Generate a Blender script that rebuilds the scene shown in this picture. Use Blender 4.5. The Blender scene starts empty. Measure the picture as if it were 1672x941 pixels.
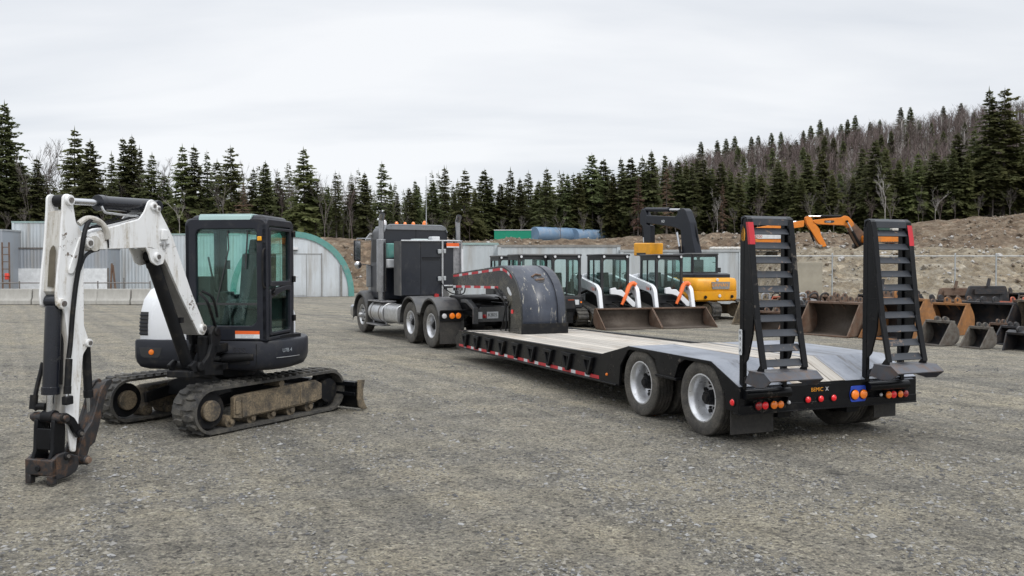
import bpy, bmesh, math, random
from mathutils import Vector, Matrix, noise as mnoise
from math import sin, cos, tan, pi, radians as RAD, atan2, sqrt
random.seed(11)
scene = bpy.context.scene
COL = scene.collection
V = Vector

# ------------------------------------------------------------------ camera
F = 1400.0
PITCH = math.atan(37.5 / F)
CAMP = V((0, 0, 2.0))
cam_d = bpy.data.cameras.new('camera'); cam = bpy.data.objects.new('camera', cam_d); COL.objects.link(cam)
cam.location = CAMP; cam.rotation_euler = (pi/2 - PITCH, 0, 0)
cam_d.sensor_width = 36; cam_d.lens = 36 * F / 1672; cam_d.clip_end = 3000; cam_d.clip_start = .05
scene.camera = cam
_fw = V((0, cos(PITCH), -sin(PITCH))); _up = V((0, sin(PITCH), cos(PITCH)))
def ray(u, v): return _fw + V((1, 0, 0)) * ((u-836)/F) + _up * ((470.5-v)/F)
def at(u, v, Y):
    r = ray(u, v); return CAMP + r * (Y / r.y)
def gnd(u, v, z=0):
    r = ray(u, v); return CAMP + r * ((z-2.0) / r.z)

# ------------------------------------------------------------------ mesh builder
def frame(px, py, rz, pz=0): return Matrix.Translation((px, py, pz)) @ Matrix.Rotation(rz, 4, 'Z')
class MB:
    def __init__(s, M=None): s.v = []; s.f = []; s.mi = []; s.M = M; s.cur = 0
    def add(s, vs, fs):
        o = len(s.v)
        if s.M is not None: vs = [s.M @ V(p) for p in vs]
        s.v += [tuple(p) for p in vs]
        for f in fs: s.f.append([i+o for i in f]); s.mi.append(s.cur)
        return s
    def box(s, x0, x1, y0, y1, z0, z1):
        if x0 > x1: x0, x1 = x1, x0
        if y0 > y1: y0, y1 = y1, y0
        if z0 > z1: z0, z1 = z1, z0
        vs = [(x0,y0,z0),(x1,y0,z0),(x1,y1,z0),(x0,y1,z0),(x0,y0,z1),(x1,y0,z1),(x1,y1,z1),(x0,y1,z1)]
        return s.add(vs, [(3,2,1,0),(4,5,6,7),(0,1,5,4),(1,2,6,5),(2,3,7,6),(3,0,4,7)])
    def prism(s, pts, a0, a1, plane='xz'):
        n = len(pts)
        if plane == 'xz': g = lambda p, a: (p[0], a, p[1])
        elif plane == 'yz': g = lambda p, a: (a, p[0], p[1])
        else: g = lambda p, a: (p[0], p[1], a)
        vs = [g(p, a0) for p in pts] + [g(p, a1) for p in pts]
        fs = [list(range(n))[::-1], list(range(n, 2*n))] + [(i, (i+1) % n, n+(i+1) % n, n+i) for i in range(n)]
        return s.add(vs, fs)
    def ring(s, outer, inner, a0, a1, plane='xz'):
        n = len(outer)
        if plane == 'xz': g = lambda p, a: (p[0], a, p[1])
        elif plane == 'yz': g = lambda p, a: (a, p[0], p[1])
        else: g = lambda p, a: (p[0], p[1], a)
        vs = [g(p, a0) for p in outer] + [g(p, a0) for p in inner] + [g(p, a1) for p in outer] + [g(p, a1) for p in inner]
        fs = []
        for i in range(n):
            j = (i+1) % n
            fs += [(i, j, n+j, n+i), (2*n+i, 3*n+i, 3*n+j, 2*n+j), (i, 2*n+i, 2*n+j, j), (n+i, n+j, 3*n+j, 3*n+i)]
        return s.add(vs, fs)
    def loft(s, loops, cap=True, closed=True):
        n = len(loops[0]); vs = [p for l in loops for p in l]; fs = []
        for k in range(len(loops)-1):
            for i in range(n if closed else n-1):
                j = (i+1) % n
                fs.append((k*n+i, k*n+j, (k+1)*n+j, (k+1)*n+i))
        if cap: fs.append(list(range(n))[::-1]); fs.append([(len(loops)-1)*n+i for i in range(n)])
        return s.add(vs, fs)
    def cyl(s, p0, p1, r0, r1=None, n=16, caps=True):
        p0 = V(p0); p1 = V(p1); r1 = r0 if r1 is None else r1
        d = (p1-p0).normalized(); a = d.orthogonal().normalized(); b = d.cross(a)
        l = lambda p, r: [p + (a*cos(2*pi*i/n) + b*sin(2*pi*i/n))*r for i in range(n)]
        return s.loft([l(p0, r0), l(p1, r1)], caps)
    def tube(s, pts, r, n=8, smooth=0, caps=True):
        pts = [V(p) for p in pts]
        if smooth:
            out = []; P = [pts[0]] + pts + [pts[-1]]
            for i in range(1, len(P)-2):
                for k in range(smooth):
                    t = k/smooth; a, b, c, d = P[i-1], P[i], P[i+1], P[i+2]
                    out.append(.5*((2*b)+(c-a)*t+(2*a-5*b+4*c-d)*t*t+(3*b-a-3*c+d)*t**3))
            out.append(pts[-1]); pts = out
        loops = []; ref = None
        for i, p in enumerate(pts):
            d = (pts[min(i+1, len(pts)-1)] - pts[max(i-1, 0)]).normalized()
            if ref is None: ref = d.orthogonal().normalized()
            a = (ref - d*ref.dot(d))
            a = a.normalized() if a.length > 1e-6 else d.orthogonal().normalized()
            ref = a; b = d.cross(a); rr = r[min(len(r)-1, int(round(i/(len(pts)-1)*(len(r)-1))))] if isinstance(r, (list, tuple)) else r
            loops.append([p + (a*cos(2*pi*k/n) + b*sin(2*pi*k/n))*rr for k in range(n)])
        return s.loft(loops, caps)
    def lathe(s, prof, c, axis=(0,1,0), n=32, closed=False):
        c = V(c); d = V(axis).normalized(); a = d.orthogonal().normalized(); b = d.cross(a); m = len(prof)
        vs = []; fs = []
        for i in range(n):
            t = 2*pi*i/n; e = a*cos(t)+b*sin(t)
            for r, h in prof: vs.append(c + e*r + d*h)
        for i in range(n):
            j = (i+1) % n
            for k in range(m if closed else m-1):
                l = (k+1) % m
                fs.append((i*m+k, j*m+k, j*m+l, i*m+l))
        return s.add(vs, fs)
    def bar(s, p0, p1, w, h, up=(0,0,1)):
        p0 = V(p0); p1 = V(p1); d = (p1-p0).normalized(); u = V(up); sd = d.cross(u)
        sd = sd.normalized() if sd.length > 1e-5 else d.orthogonal().normalized(); u = sd.cross(d)
        l = lambda p: [p+sd*w/2+u*h/2, p-sd*w/2+u*h/2, p-sd*w/2-u*h/2, p+sd*w/2-u*h/2]
        return s.loft([l(p0), l(p1)])
    def build(s, name, mats, parent=None, bev=0, seg=2, ang=32, fix=True, label=None, sub=0):
        if not isinstance(mats, (list, tuple)): mats = [mats]
        me = bpy.data.meshes.new(name); me.from_pydata(s.v, [], s.f)
        for m in mats: me.materials.append(m)
        if len(mats) > 1: me.polygons.foreach_set('material_index', s.mi)
        if fix:
            bm = bmesh.new(); bm.from_mesh(me); bmesh.ops.recalc_face_normals(bm, faces=bm.faces); bm.to_mesh(me); bm.free()
        me.polygons.foreach_set('use_smooth', [True]*len(me.polygons))
        if ang < 179: me.set_sharp_from_angle(angle=RAD(ang))
        me.update()
        o = bpy.data.objects.new(name, me); COL.objects.link(o)
        if parent: o.parent = parent
        if bev:
            b = o.modifiers.new('bevel', 'BEVEL'); b.width = bev; b.segments = seg; b.limit_method = 'ANGLE'; b.angle_limit = RAD(40)
        if sub:
            b = o.modifiers.new('sub', 'SUBSURF'); b.levels = sub; b.render_levels = sub
        if label: o['label'] = label
        return o

def thing(name, label, cat, M=None, group=None):
    o = bpy.data.objects.new(name, None); COL.objects.link(o); o.empty_display_size = .2
    if M is not None: o.matrix_world = M
    o['label'] = label; o['category'] = cat
    if group: o['group'] = group
    return o
def tag(o, label, cat, group=None, kind=None):
    if kind: o['kind'] = kind
    if label: o['label'] = label
    if cat: o['category'] = cat
    if group: o['group'] = group
    return o
def copy_tree(o, parent=None):
    c = o.copy(); COL.objects.link(c); c.parent = parent
    for ch in [x for x in list(bpy.data.objects) if x.parent is o and x is not c]: copy_tree(ch, c)
    return c
_KIDS = {}
def dup(root, M, label, group=None):
    c = copy_tree(root); c.matrix_world = M; c['label'] = label
    if group: c['group'] = group
    return c
def rrect(x0, x1, z0, z1, r, n=5):
    if not isinstance(r, (list, tuple)): r = [r]*4           # bl, br, tr, tl
    out = []
    for (cx, cz, a0), rr in zip([(x0, z0, pi), (x1, z0, 1.5*pi), (x1, z1, 0), (x0, z1, .5*pi)], r):
        px = cx + rr if cx == x0 else cx - rr; pz = cz + rr if cz == z0 else cz - rr
        for k in range(n+1):
            a = a0 + (pi/2)*k/n; out.append((px+rr*cos(a), pz+rr*sin(a)))
    return out
def fillet(pts, r, n=4):
    out = []; N = len(pts)
    for i in range(N):
        p = V(pts[i]); a = V(pts[i-1]); b = V(pts[(i+1) % N]); rr = r[i] if isinstance(r, (list, tuple)) else r
        da = (a-p); db = (b-p); k = min(rr, da.length*.48, db.length*.48)
        q0 = p+da.normalized()*k; q1 = p+db.normalized()*k
        for t in range(n+1):
            t /= n; out.append(tuple(q0*(1-t)**2 + p*2*t*(1-t) + q1*t*t))
    return out
def text_mesh(txt, name, m, M, size, depth=.002, parent=None, sx=1.0):
    c = bpy.data.curves.new(name, 'FONT'); c.body = txt; c.size = size; c.extrude = depth; c.align_x = 'CENTER'; c.align_y = 'CENTER'
    o = bpy.data.objects.new(name, c); COL.objects.link(o)
    bpy.context.view_layer.update()
    me = bpy.data.meshes.new_from_object(o.evaluated_get(bpy.context.evaluated_depsgraph_get()))
    bpy.data.objects.remove(o); me.transform(M @ Matrix.Diagonal((sx, 1, 1, 1)))
    me.materials.clear(); me.materials.append(m)
    t = bpy.data.objects.new(name, me); COL.objects.link(t); t.parent = parent
    return t
def facing(p, n, up=(0,0,1)):
    n = V(n).normalized(); x = V(up).cross(n).normalized(); y = n.cross(x)
    return Matrix.Translation(p) @ Matrix((x, y, n)).transposed().to_4x4()

# ------------------------------------------------------------------ materials
class NT:
    def __init__(s, name):
        s.m = bpy.data.materials.new(name); s.m.use_nodes = True; s.t = s.m.node_tree
        s.b = s.t.nodes['Principled BSDF']; s.tc = s.t.nodes.new('ShaderNodeTexCoord')
    def n(s, ty, **kw):
        x = s.t.nodes.new(ty)
        for k, v in kw.items():
            if k in x.inputs: x.inputs[k].default_value = v
            else: setattr(x, k, v)
        return x
    def l(s, a, b): s.t.links.new(a, b)
    def noise(s, scale, detail=5, rough=.6, vec=None, dist=0):
        x = s.n('ShaderNodeTexNoise', Scale=scale, Detail=detail, Roughness=rough, Distortion=dist)
        s.l(vec if vec is not None else s.tc.outputs['Object'], x.inputs['Vector']); return x.outputs['Fac']
    def ramp(s, fac, stops):
        x = s.n('ShaderNodeValToRGB'); e = x.color_ramp.elements
        while len(e) < len(stops): e.new(.5)
        for el, (p, c) in zip(e, stops): el.position = p; el.color = c if len(c) == 4 else (*c, 1)
        s.l(fac, x.inputs['Fac']); return x.outputs['Color']
    def mix(s, f, a, b, mode='MIX'):
        x = s.t.nodes.new('ShaderNodeMix'); x.data_type = 'RGBA'; x.blend_type = mode
        for i, val in ((0, f), (6, a), (7, b)):
            if hasattr(val, 'is_linked') or hasattr(val, 'links'): s.l(val, x.inputs[i])
            else: x.inputs[i].default_value = val if i == 0 else ((*val, 1) if len(val) == 3 else val)
        return x.outputs[2]
    def dmap(s, ang, sx, sy):
        a = s.n('ShaderNodeVectorRotate'); a.rotation_type = 'Z_AXIS'; a.inputs['Angle'].default_value = -ang; s.l(s.tc.outputs['Object'], a.inputs['Vector'])
        x = s.n('ShaderNodeMapping'); x.inputs['Scale'].default_value = (sx, sy, 1); s.l(a.outputs[0], x.inputs['Vector']); return x.outputs['Vector']
    def bump(s, h, strength=.3, dist=.02):
        x = s.n('ShaderNodeBump', Strength=strength, Distance=dist); s.l(h, x.inputs['Height']); s.l(x.outputs['Normal'], s.b.inputs['Normal'])
    def mapping(s, scale=(1,1,1), rot=(0,0,0), src='Object'):
        x = s.n('ShaderNodeMapping'); x.inputs['Scale'].default_value = scale; x.inputs['Rotation'].default_value = rot
        s.l(s.tc.outputs[src], x.inputs['Vector']); return x.outputs['Vector']
def mul(c, k): return tuple(min(1, x*k) for x in c)
def mat(name, col, rough=.5, metal=0, var=.15, vs=4, dirt=None, damt=.4, ds=3, dw=.12, bump=0, bs=60, coat=0, streak=False, drough=.85, spec=.5, chip=None, cth=.66):
    t = NT(name); b = t.b
    c = t.ramp(t.noise(vs), [(.3, mul(col, 1-var)), (.7, mul(col, 1+var))])
    r = t.noise(vs*2.3, 4); rr = t.n('ShaderNodeMapRange'); t.l(r, rr.inputs['Value'])
    rr.inputs['To Min'].default_value = max(.02, rough-.1); rr.inputs['To Max'].default_value = min(1, rough+.1); ro = rr.outputs['Result']
    if dirt:
        vec = t.mapping((3, 3, .5)) if streak else None
        f = t.ramp(t.noise(ds, 8, .68, vec, .3), [(1-damt-dw, (0,0,0)), (1-damt+dw, (1,1,1))])
        fine = t.noise(ds*9, 6, .7); f2 = t.n('ShaderNodeMath', operation='MULTIPLY'); t.l(f, f2.inputs[0])
        fr = t.ramp(fine, [(.35, (.25,)*3), (.62, (1,)*3)]); t.l(fr, f2.inputs[1])
        c = t.mix(f2.outputs[0], c, dirt)
        mr = t.n('ShaderNodeMix'); t.l(f2.outputs[0], mr.inputs[0]); t.l(ro, mr.inputs[2]); mr.inputs[3].default_value = drough; ro = mr.outputs[0]
    if chip:
        cn = t.noise(13, 9, .72, None, .5); big = t.noise(1.7, 3, .5)
        ad = t.n('ShaderNodeMath', operation='MULTIPLY_ADD'); t.l(big, ad.inputs[0]); ad.inputs[1].default_value = .45; t.l(cn, ad.inputs[2])
        c = t.mix(t.ramp(ad.outputs[0], [(cth+.19, (0,)*3), (cth+.21, (1,)*3)]), c, chip)
    t.l(c, b.inputs['Base Color']); t.l(ro, b.inputs['Roughness']); b.inputs['Metallic'].default_value = metal
    b.inputs['Specular IOR Level'].default_value = spec
    if coat: b.inputs['Coat Weight'].default_value = coat; b.inputs['Coat Roughness'].default_value = .08
    if bump: t.bump(t.noise(bs, 6, .65), bump, .01)
    return t.m
def glass(name, tint, gl=.03):
    m = bpy.data.materials.new(name); m.use_nodes = True; t = m.node_tree; t.nodes.remove(t.nodes['Principled BSDF'])
    o = t.nodes['Material Output']; a = t.nodes.new('ShaderNodeBsdfTransparent'); a.inputs[0].default_value = (*tint, 1)
    g = t.nodes.new('ShaderNodeBsdfGlossy'); g.inputs['Roughness'].default_value = gl; g.inputs[0].default_value = (.8, .95, .92, 1)
    lw = t.nodes.new('ShaderNodeLayerWeight'); lw.inputs[0].default_value = .5
    pw = t.nodes.new('ShaderNodeMath'); pw.operation = 'POWER'; pw.inputs[1].default_value = 4; t.links.new(lw.outputs['Facing'], pw.inputs[0])
    fr = t.nodes.new('ShaderNodeMath'); fr.operation = 'MULTIPLY_ADD'; fr.inputs[1].default_value = .6; fr.inputs[2].default_value = .05; t.links.new(pw.outputs[0], fr.inputs[0])
    mx = t.nodes.new('ShaderNodeMixShader'); t.links.new(fr.outputs[0], mx.inputs[0]); t.links.new(a.outputs[0], mx.inputs[1]); t.links.new(g.outputs[0], mx.inputs[2])
    t.links.new(mx.outputs[0], o.inputs['Surface']); return m
def lamp_mat(name, col, emit=0):
    t = NT(name); b = t.b; b.inputs['Base Color'].default_value = (*col, 1); b.inputs['Roughness'].default_value = .18
    b.inputs['Coat Weight'].default_value = .6
    vor = t.n('ShaderNodeTexVoronoi', Scale=140.0); t.l(t.tc.outputs['Object'], vor.inputs['Vector']); t.bump(vor.outputs['Distance'], .4, .003)
    if emit: b.inputs['Emission Color'].default_value = (*col, 1); b.inputs['Emission Strength'].default_value = emit
    return t.m

DUST = (.22, .20, .165)
M_ram = mat('ram_barrel_paint', (.011, .013, .019), .2, var=.1, dirt=(.08, .075, .065), damt=.28, ds=6, dw=.12)
M_skyblack = mat('worn_sky_lit_black_steel', (.022, .026, .034), .42, var=.2, dirt=(.10, .075, .055), damt=.32, ds=9, dw=.12, chip=(.14, .10, .075), cth=.67)  # lighter blue-grey base paints in the sky sheen; chips and dirt are wear
M_white = mat('white_paint', (.76, .77, .775), .38, var=.05, vs=2, dirt=(.33, .28, .20), damt=.41, ds=3.5, dw=.10, streak=True, chip=(.10, .065, .04), cth=.68)
M_whiteclean = mat('white_hood', (.74, .76, .79), .25, var=.03, coat=.5)
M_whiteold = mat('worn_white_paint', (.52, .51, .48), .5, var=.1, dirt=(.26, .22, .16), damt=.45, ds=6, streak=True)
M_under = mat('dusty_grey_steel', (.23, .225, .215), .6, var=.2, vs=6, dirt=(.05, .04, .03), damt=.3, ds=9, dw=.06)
M_char = mat('charcoal_panel', (.017, .019, .026), .40, var=.12, dirt=(.085, .08, .07), damt=.30, ds=5, dw=.16, spec=.28)
M_black = mat('black_paint', (.0055, .006, .0075), .30, var=.2, dirt=(.05, .045, .038), damt=.27, ds=4, dw=.16, spec=.22, chip=(.085, .075, .065), cth=.675)
M_blackm = mat('black_matt_steel', (.008, .0085, .010), .55, var=.25, dirt=(.07, .06, .045), damt=.33, ds=7, dw=.14, spec=.22)
def neck_mat():
    t = NT('scraped_dark_steel'); c = t.ramp(t.noise(3), [(.3, (.028, .034, .050)), (.7, (.058, .068, .092))])
    rub = t.noise(1, 8, .72, t.mapping((1.2, 2.5, .9)), .4); c = t.mix(t.ramp(rub, [(.50, (0,)*3), (.66, (.5,)*3)]), c, (.11, .115, .125))
    s1 = t.noise(1, 9, .74, t.mapping((3.0, 11, 2.2)), .6); c = t.mix(t.ramp(s1, [(.595, (0,)*3), (.635, (.95,)*3)]), c, (.42, .40, .34))
    t.l(c, t.b.inputs['Base Color']); t.b.inputs['Roughness'].default_value = .36; t.bump(s1, .12, .01); return t.m
M_neck = neck_mat()
M_rubber = mat('rubber', (.026, .025, .025), .8, var=.2, dirt=DUST, damt=.42, ds=5, dw=.28, bump=.25, bs=90)
M_track = mat('track_rubber', (.030, .030, .031), .75, var=.25, dirt=(.17, .155, .125), damt=.44, ds=7, dw=.2, bump=.3, bs=60)
M_mud = mat('muddy_steel', (.035, .033, .031), .7, var=.3, dirt=(.25, .195, .125), damt=.55, ds=5, dw=.12, bump=.5, bs=40)
M_rusty = mat('rusty_black_steel', (.016, .016, .018), .5, var=.3, dirt=(.15, .075, .035), damt=.40, ds=9, dw=.10, bump=.2)
M_chrome = mat('chrome_rod', (.55, .56, .58), .18, 1, var=.04)
M_alu = mat('aluminium', (.58, .59, .60), .33, .85, var=.1, dirt=(.22, .2, .17), damt=.36, ds=6, dw=.2)
M_rim = mat('silver_rim', (.66, .67, .69), .30, .6, var=.06, dirt=(.20, .18, .15), damt=.33, ds=9, dw=.15)
M_pin = mat('pin_steel', (.20, .19, .18), .45, .7, var=.2, dirt=(.12, .06, .03), damt=.4, ds=30)
M_red = mat('tape_red', (.50, .018, .03), .35, var=.12, dirt=(.2, .16, .13), damt=.3, ds=8)
M_wht = mat('tape_white', (.62, .63, .65), .35, var=.08, dirt=(.3, .27, .22), damt=.3, ds=8)
M_lred = lamp_mat('lens_red', (.62, .008, .014), .25)
M_lredoff = lamp_mat('lens_dark_red', (.35, .01, .012))
M_lamb = lamp_mat('lens_amber', (.80, .19, .012), .15)
M_lclear = lamp_mat('lens_clear', (.6, .6, .62))
M_blue = mat('blue_plate', (.02, .06, .42), .35, var=.1)
M_orange = mat('orange_paint', (.80, .15, .025), .4, var=.08, dirt=(.3, .16, .08), damt=.3)
M_yellow = mat('yellow_orange_paint', (.80, .36, .012), .36, var=.06, vs=2, dirt=(.36, .17, .04), damt=.34, ds=3, dw=.2)
M_dkblue = mat('dark_slate_boom', (.009, .0115, .018), .34, var=.15, dirt=(.09, .085, .08), damt=.28, ds=2.5, dw=.12, spec=.3)
M_glass = glass('tinted_glass', (.82, .945, .915))
M_glassd = glass('dark_glass', (.62, .76, .72))
M_inter = mat('cab_interior', (.035, .036, .038), .7)
M_seat = mat('seat_fabric', (.045, .048, .05), .9, bump=.2, bs=120)
M_stick_or = mat('sticker_orange', (.75, .12, .02), .5)
M_stick_w = mat('sticker_white', (.62, .64, .66), .5)
M_text_d = mat('lettering_dark', (.03, .03, .035), .5)
M_text_g = mat('lettering_grey', (.30, .33, .36), .5)
M_text_y = mat('lettering_amber', (.70, .28, .02), .5)
M_teal = mat('teal_metal', (.10, .27, .245), .45, var=.12, dirt=(.3, .28, .25), damt=.35)
M_rust = mat('rusty_bucket_steel', (.11, .060, .038), .72, var=.35, vs=3, dirt=(.22, .19, .15), damt=.40, ds=4, dw=.2, bump=.3, bs=30)
M_rustor = mat('orange_rust_steel', (.28, .125, .04), .75, var=.35, vs=4, dirt=(.12, .085, .06), damt=.42, ds=5, dw=.15, bump=.3, bs=30)
M_worn = mat('worn_inside_steel', (.10, .082, .066), .6, .3, var=.3, vs=2, dirt=(.055, .04, .032), damt=.48, ds=1.6, dw=.2, bump=.2)
M_dark_b = mat('dark_bucket_steel', (.020, .021, .025), .5, var=.3, dirt=(.10, .065, .042), damt=.38, ds=6, dw=.15, bump=.2)
M_greymud = mat('grey_mud_steel', (.12, .11, .095), .85, var=.3, vs=5, dirt=(.06, .036, .024), damt=.45, ds=8, dw=.1, bump=.4, bs=30)
M_redor = mat('faded_red_steel', (.40, .10, .055), .65, var=.2, dirt=(.16, .09, .06), damt=.4, ds=4)
M_greyatt = mat('grey_attachment_steel', (.34, .36, .38), .5, var=.15, dirt=(.2, .14, .1), damt=.38, ds=6)
M_concrete = mat('concrete', (.40, .395, .37), .9, var=.1, vs=2, dirt=(.24, .225, .20), damt=.42, ds=3, dw=.25, bump=.3, bs=25, streak=True)
M_green = mat('green_container_paint', (.0, .23, .135), .5, var=.1, dirt=(.12, .2, .15), damt=.3)
M_bluetank = mat('pale_blue_tank', (.14, .225, .335), .5, var=.1, vs=1, dirt=(.34, .33, .32), damt=.36, ds=1.2, dw=.12)
M_galv = mat('galvanised_steel', (.40, .42, .43), .5, .5)
# ------------------------------------------------------------------ world, sun, render
w = bpy.data.worlds.new('World'); scene.world = w; w.use_nodes = True
wt = w.node_tree; bg = wt.nodes['Background']
SUN_EL, SUN_AZ = RAD(46), RAD(152)           # azimuth clockwise from +Y
sky = wt.nodes.new('ShaderNodeTexSky'); sky.sky_type = 'NISHITA'; sky.sun_disc = False
sky.sun_elevation = SUN_EL; sky.sun_rotation = SUN_AZ
tc = wt.nodes.new('ShaderNodeTexCoord'); sep = wt.nodes.new('ShaderNodeSeparateXYZ'); wt.links.new(tc.outputs['Generated'], sep.inputs[0])
def wm(op, a, b):
    x = wt.nodes.new('ShaderNodeMath'); x.operation = op
    for i, q in enumerate((a, b)):
        if isinstance(q, (int, float)): x.inputs[i].default_value = q
        else: wt.links.new(q, x.inputs[i])
    return x.outputs[0]
zz = wm('ADD', wm('MAXIMUM', sep.outputs[2], 0.0), .14)
cx, cy = wm('DIVIDE', sep.outputs[0], zz), wm('DIVIDE', sep.outputs[1], zz)
cmb = wt.nodes.new('ShaderNodeCombineXYZ'); wt.links.new(cx, cmb.inputs[0]); wt.links.new(cy, cmb.inputs[1])
mp = wt.nodes.new('ShaderNodeMapping'); mp.inputs['Rotation'].default_value = (0, 0, .35); mp.inputs['Scale'].default_value = (.42, 1.0, 1)
wt.links.new(cmb.outputs[0], mp.inputs[0])
n1 = wt.nodes.new('ShaderNodeTexNoise'); n1.inputs['Scale'].default_value = 1.05; n1.inputs['Detail'].default_value = 7; n1.inputs['Roughness'].default_value = .48; n1.inputs['Distortion'].default_value = .3
wt.links.new(mp.outputs[0], n1.inputs['Vector'])
cr = wt.nodes.new('ShaderNodeValToRGB'); e = cr.color_ramp.elements
e[0].position = .30; e[0].color = (.635, .675, .735, 1); e[1].position = .60; e[1].color = (.885, .90, .925, 1)
wt.links.new(n1.outputs['Fac'], cr.inputs[0])
sc = wt.nodes.new('ShaderNodeVectorMath'); sc.operation = 'SCALE'; mr_ = wt.nodes.new('ShaderNodeMapRange'); mr_.interpolation_type = 'SMOOTHSTEP'; wt.links.new(sep.outputs[2], mr_.inputs['Value'])
mr_.inputs['From Min'].default_value = .25; mr_.inputs['From Max'].default_value = .95; mr_.inputs['To Min'].default_value = 10.9; mr_.inputs['To Max'].default_value = 23
wt.links.new(mr_.outputs['Result'], sc.inputs[3])
wt.links.new(cr.outputs[0], sc.inputs[0])
mx = wt.nodes.new('ShaderNodeMix'); mx.data_type = 'RGBA'; mx.inputs[0].default_value = .94
wt.links.new(sky.outputs[0], mx.inputs[6]); wt.links.new(sc.outputs[0], mx.inputs[7]); wt.links.new(mx.outputs[2], bg.inputs['Color'])
bg.inputs['Strength'].default_value = .1
sl = bpy.data.lights.new('sun', 'SUN'); sun = bpy.data.objects.new('sun', sl); COL.objects.link(sun)
sl.energy = 1.4; sl.angle = RAD(14); sl.color = (1, .965, .92)
sd = V((sin(SUN_AZ)*cos(SUN_EL), cos(SUN_AZ)*cos(SUN_EL), sin(SUN_EL)))
sun.rotation_euler = sd.to_track_quat('Z', 'Y').to_euler()
vs_ = scene.view_settings; scene.display_settings.display_device = 'sRGB'
vs_.view_transform = 'Standard'; vs_.look = 'None'; vs_.exposure = 0; vs_.gamma = 1; vs_.use_curve_mapping = False

# ------------------------------------------------------------------ terrain
def sm(a, b, t):
    t = max(0., min(1., (t-a)/(b-a))); return t*t*(3-2*t)
def lerp_tab(tab, x):
    if x <= tab[0][0]: return tab[0][1]
    for (a, p), (b, q) in zip(tab, tab[1:]):
        if x <= b: return p+(q-p)*(x-a)/(b-a)
    return tab[-1][1]
def uof(x, y): return 836 + F*x/max(y, 6)
HILL = [(-200, 2), (700, 3), (850, 7), (950, 14), (1040, 20.5), (1130, 27), (1280, 32.5), (1400, 36.3), (1540, 40.5), (1672, 44), (2000, 50)]
EXT = [(0, 1.3), (900, 1.1), (1050, 1.5), (1220, 1.7), (1390, 1.7), (1500, 2.5), (1600, 3.1), (1700, 3.6), (2200, 4)]
BASE = [(0, 62), (1180, 60), (1270, 45), (1330, 42.5), (2200, 42)]
def bank(x, y):
    u = uof(x, y); b = lerp_tab(BASE, u)
    n = mnoise.noise(V((x*.12, y*.12, 0)))*.35
    return 2.9*sm(b, b+(9 if u < 1200 else 10), y+n*4)+lerp_tab(EXT, u)*sm(61, 71, y+n*6)
def terr(x, y):
    u = uof(x, y)
    z = bank(x, y)
    if y > 72:
        z += lerp_tab(HILL, u)*sm(78, 300, y)**1.15 + mnoise.noise(V((x*.02, y*.02, 3)))*1.0*sm(78, 130, y)
    return z
def sheet(name, xs, ys, fz, m, mask=None):
    vs = [(x, y, fz(x, y)) for y in ys for x in xs]; nx = len(xs); fs = []
    for j in range(len(ys)-1):
        for i in range(nx-1): fs.append((j*nx+i, j*nx+i+1, (j+1)*nx+i+1, (j+1)*nx+i))
    b = MB(); b.v = vs; b.f = fs; b.mi = [0]*len(fs)
    o = b.build(name, m, fix=False, ang=180); o['kind'] = 'structure'; return o
def rng(a, b, n): return [a+(b-a)*i/n for i in range(n+1)]

# gravel: patches, tyre-worn bands, stones of several sizes
t = NT('gravel'); g = t.tc.outputs['Object']
broad = t.noise(.16, 5, .6)
bandv = t.dmap(RAD(116), .085, .85)
band = t.noise(1.0, 4, .62, bandv, .5)
c = t.ramp(band, [(.30, (.178, .174, .166)), (.46, (.238, .230, .213)), (.58, (.264, .253, .230)), (.72, (.204, .200, .193))])
c = t.mix(.55, c, t.ramp(broad, [(.3, (.204, .200, .191)), (.5, (.258, .247, .224)), (.7, (.218, .214, .206))]))
med = t.noise(3.0, 7, .74, None, .4); clump = t.noise(1, 7, .70, t.dmap(RAD(116), 1.1, 2.6), .8)
lane = t.noise(1, 5, .55, t.dmap(RAD(122), .05, 1.7), .35); cross = t.noise(1, 5, .6, t.dmap(RAD(12), .07, 1.3), .5)
c = t.mix(.40, c, t.ramp(med, [(.34, (.10, .098, .094)), (.5, (.222, .216, .204)), (.66, (.30, .292, .272))]))
c = t.mix(.72, c, t.ramp(clump, [(.34, (.58, .59, .61)), (.46, (.95, .95, .94)), (.60, (1.06, 1.05, 1.02)), (.70, (1.24, 1.22, 1.16))]), 'MULTIPLY')
c = t.mix(.65, c, t.ramp(lane, [(.38, (.72, .73, .75)), (.48, (1, 1, 1)), (.56, (1.03, 1.01, .97)), (.66, (1.17, 1.15, 1.09))]), 'MULTIPLY')
c = t.mix(.7, c, t.ramp(cross, [(.36, (.76, .76, .76)), (.48, (1, 1, 1)), (.64, (1.14, 1.11, 1.03))]), 'MULTIPLY')
v1 = t.n('ShaderNodeTexVoronoi', Scale=38.0); t.l(g, v1.inputs['Vector'])
v2 = t.n('ShaderNodeTexVoronoi', Scale=75.0); t.l(g, v2.inputs['Vector'])
hs = t.n('ShaderNodeSeparateColor'); t.l(v1.outputs['Color'], hs.inputs[0])
c = t.mix(.92, c, t.ramp(hs.outputs[0], [(0, (.30, .30, .32)), (.16, (.72, .72, .73)), (.5, (1.0, .99, .97)), (.93, (1.2, 1.18, 1.12)), (1, (1.6, 1.6, 1.6))]), 'MULTIPLY')
hs2 = t.n('ShaderNodeSeparateColor'); t.l(v2.outputs['Color'], hs2.inputs[0])
dv = t.n('ShaderNodeVectorMath', operation='DISTANCE'); t.l(g, dv.inputs[0]); dv.inputs[1].default_value = (-31, -4, 0)
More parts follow.
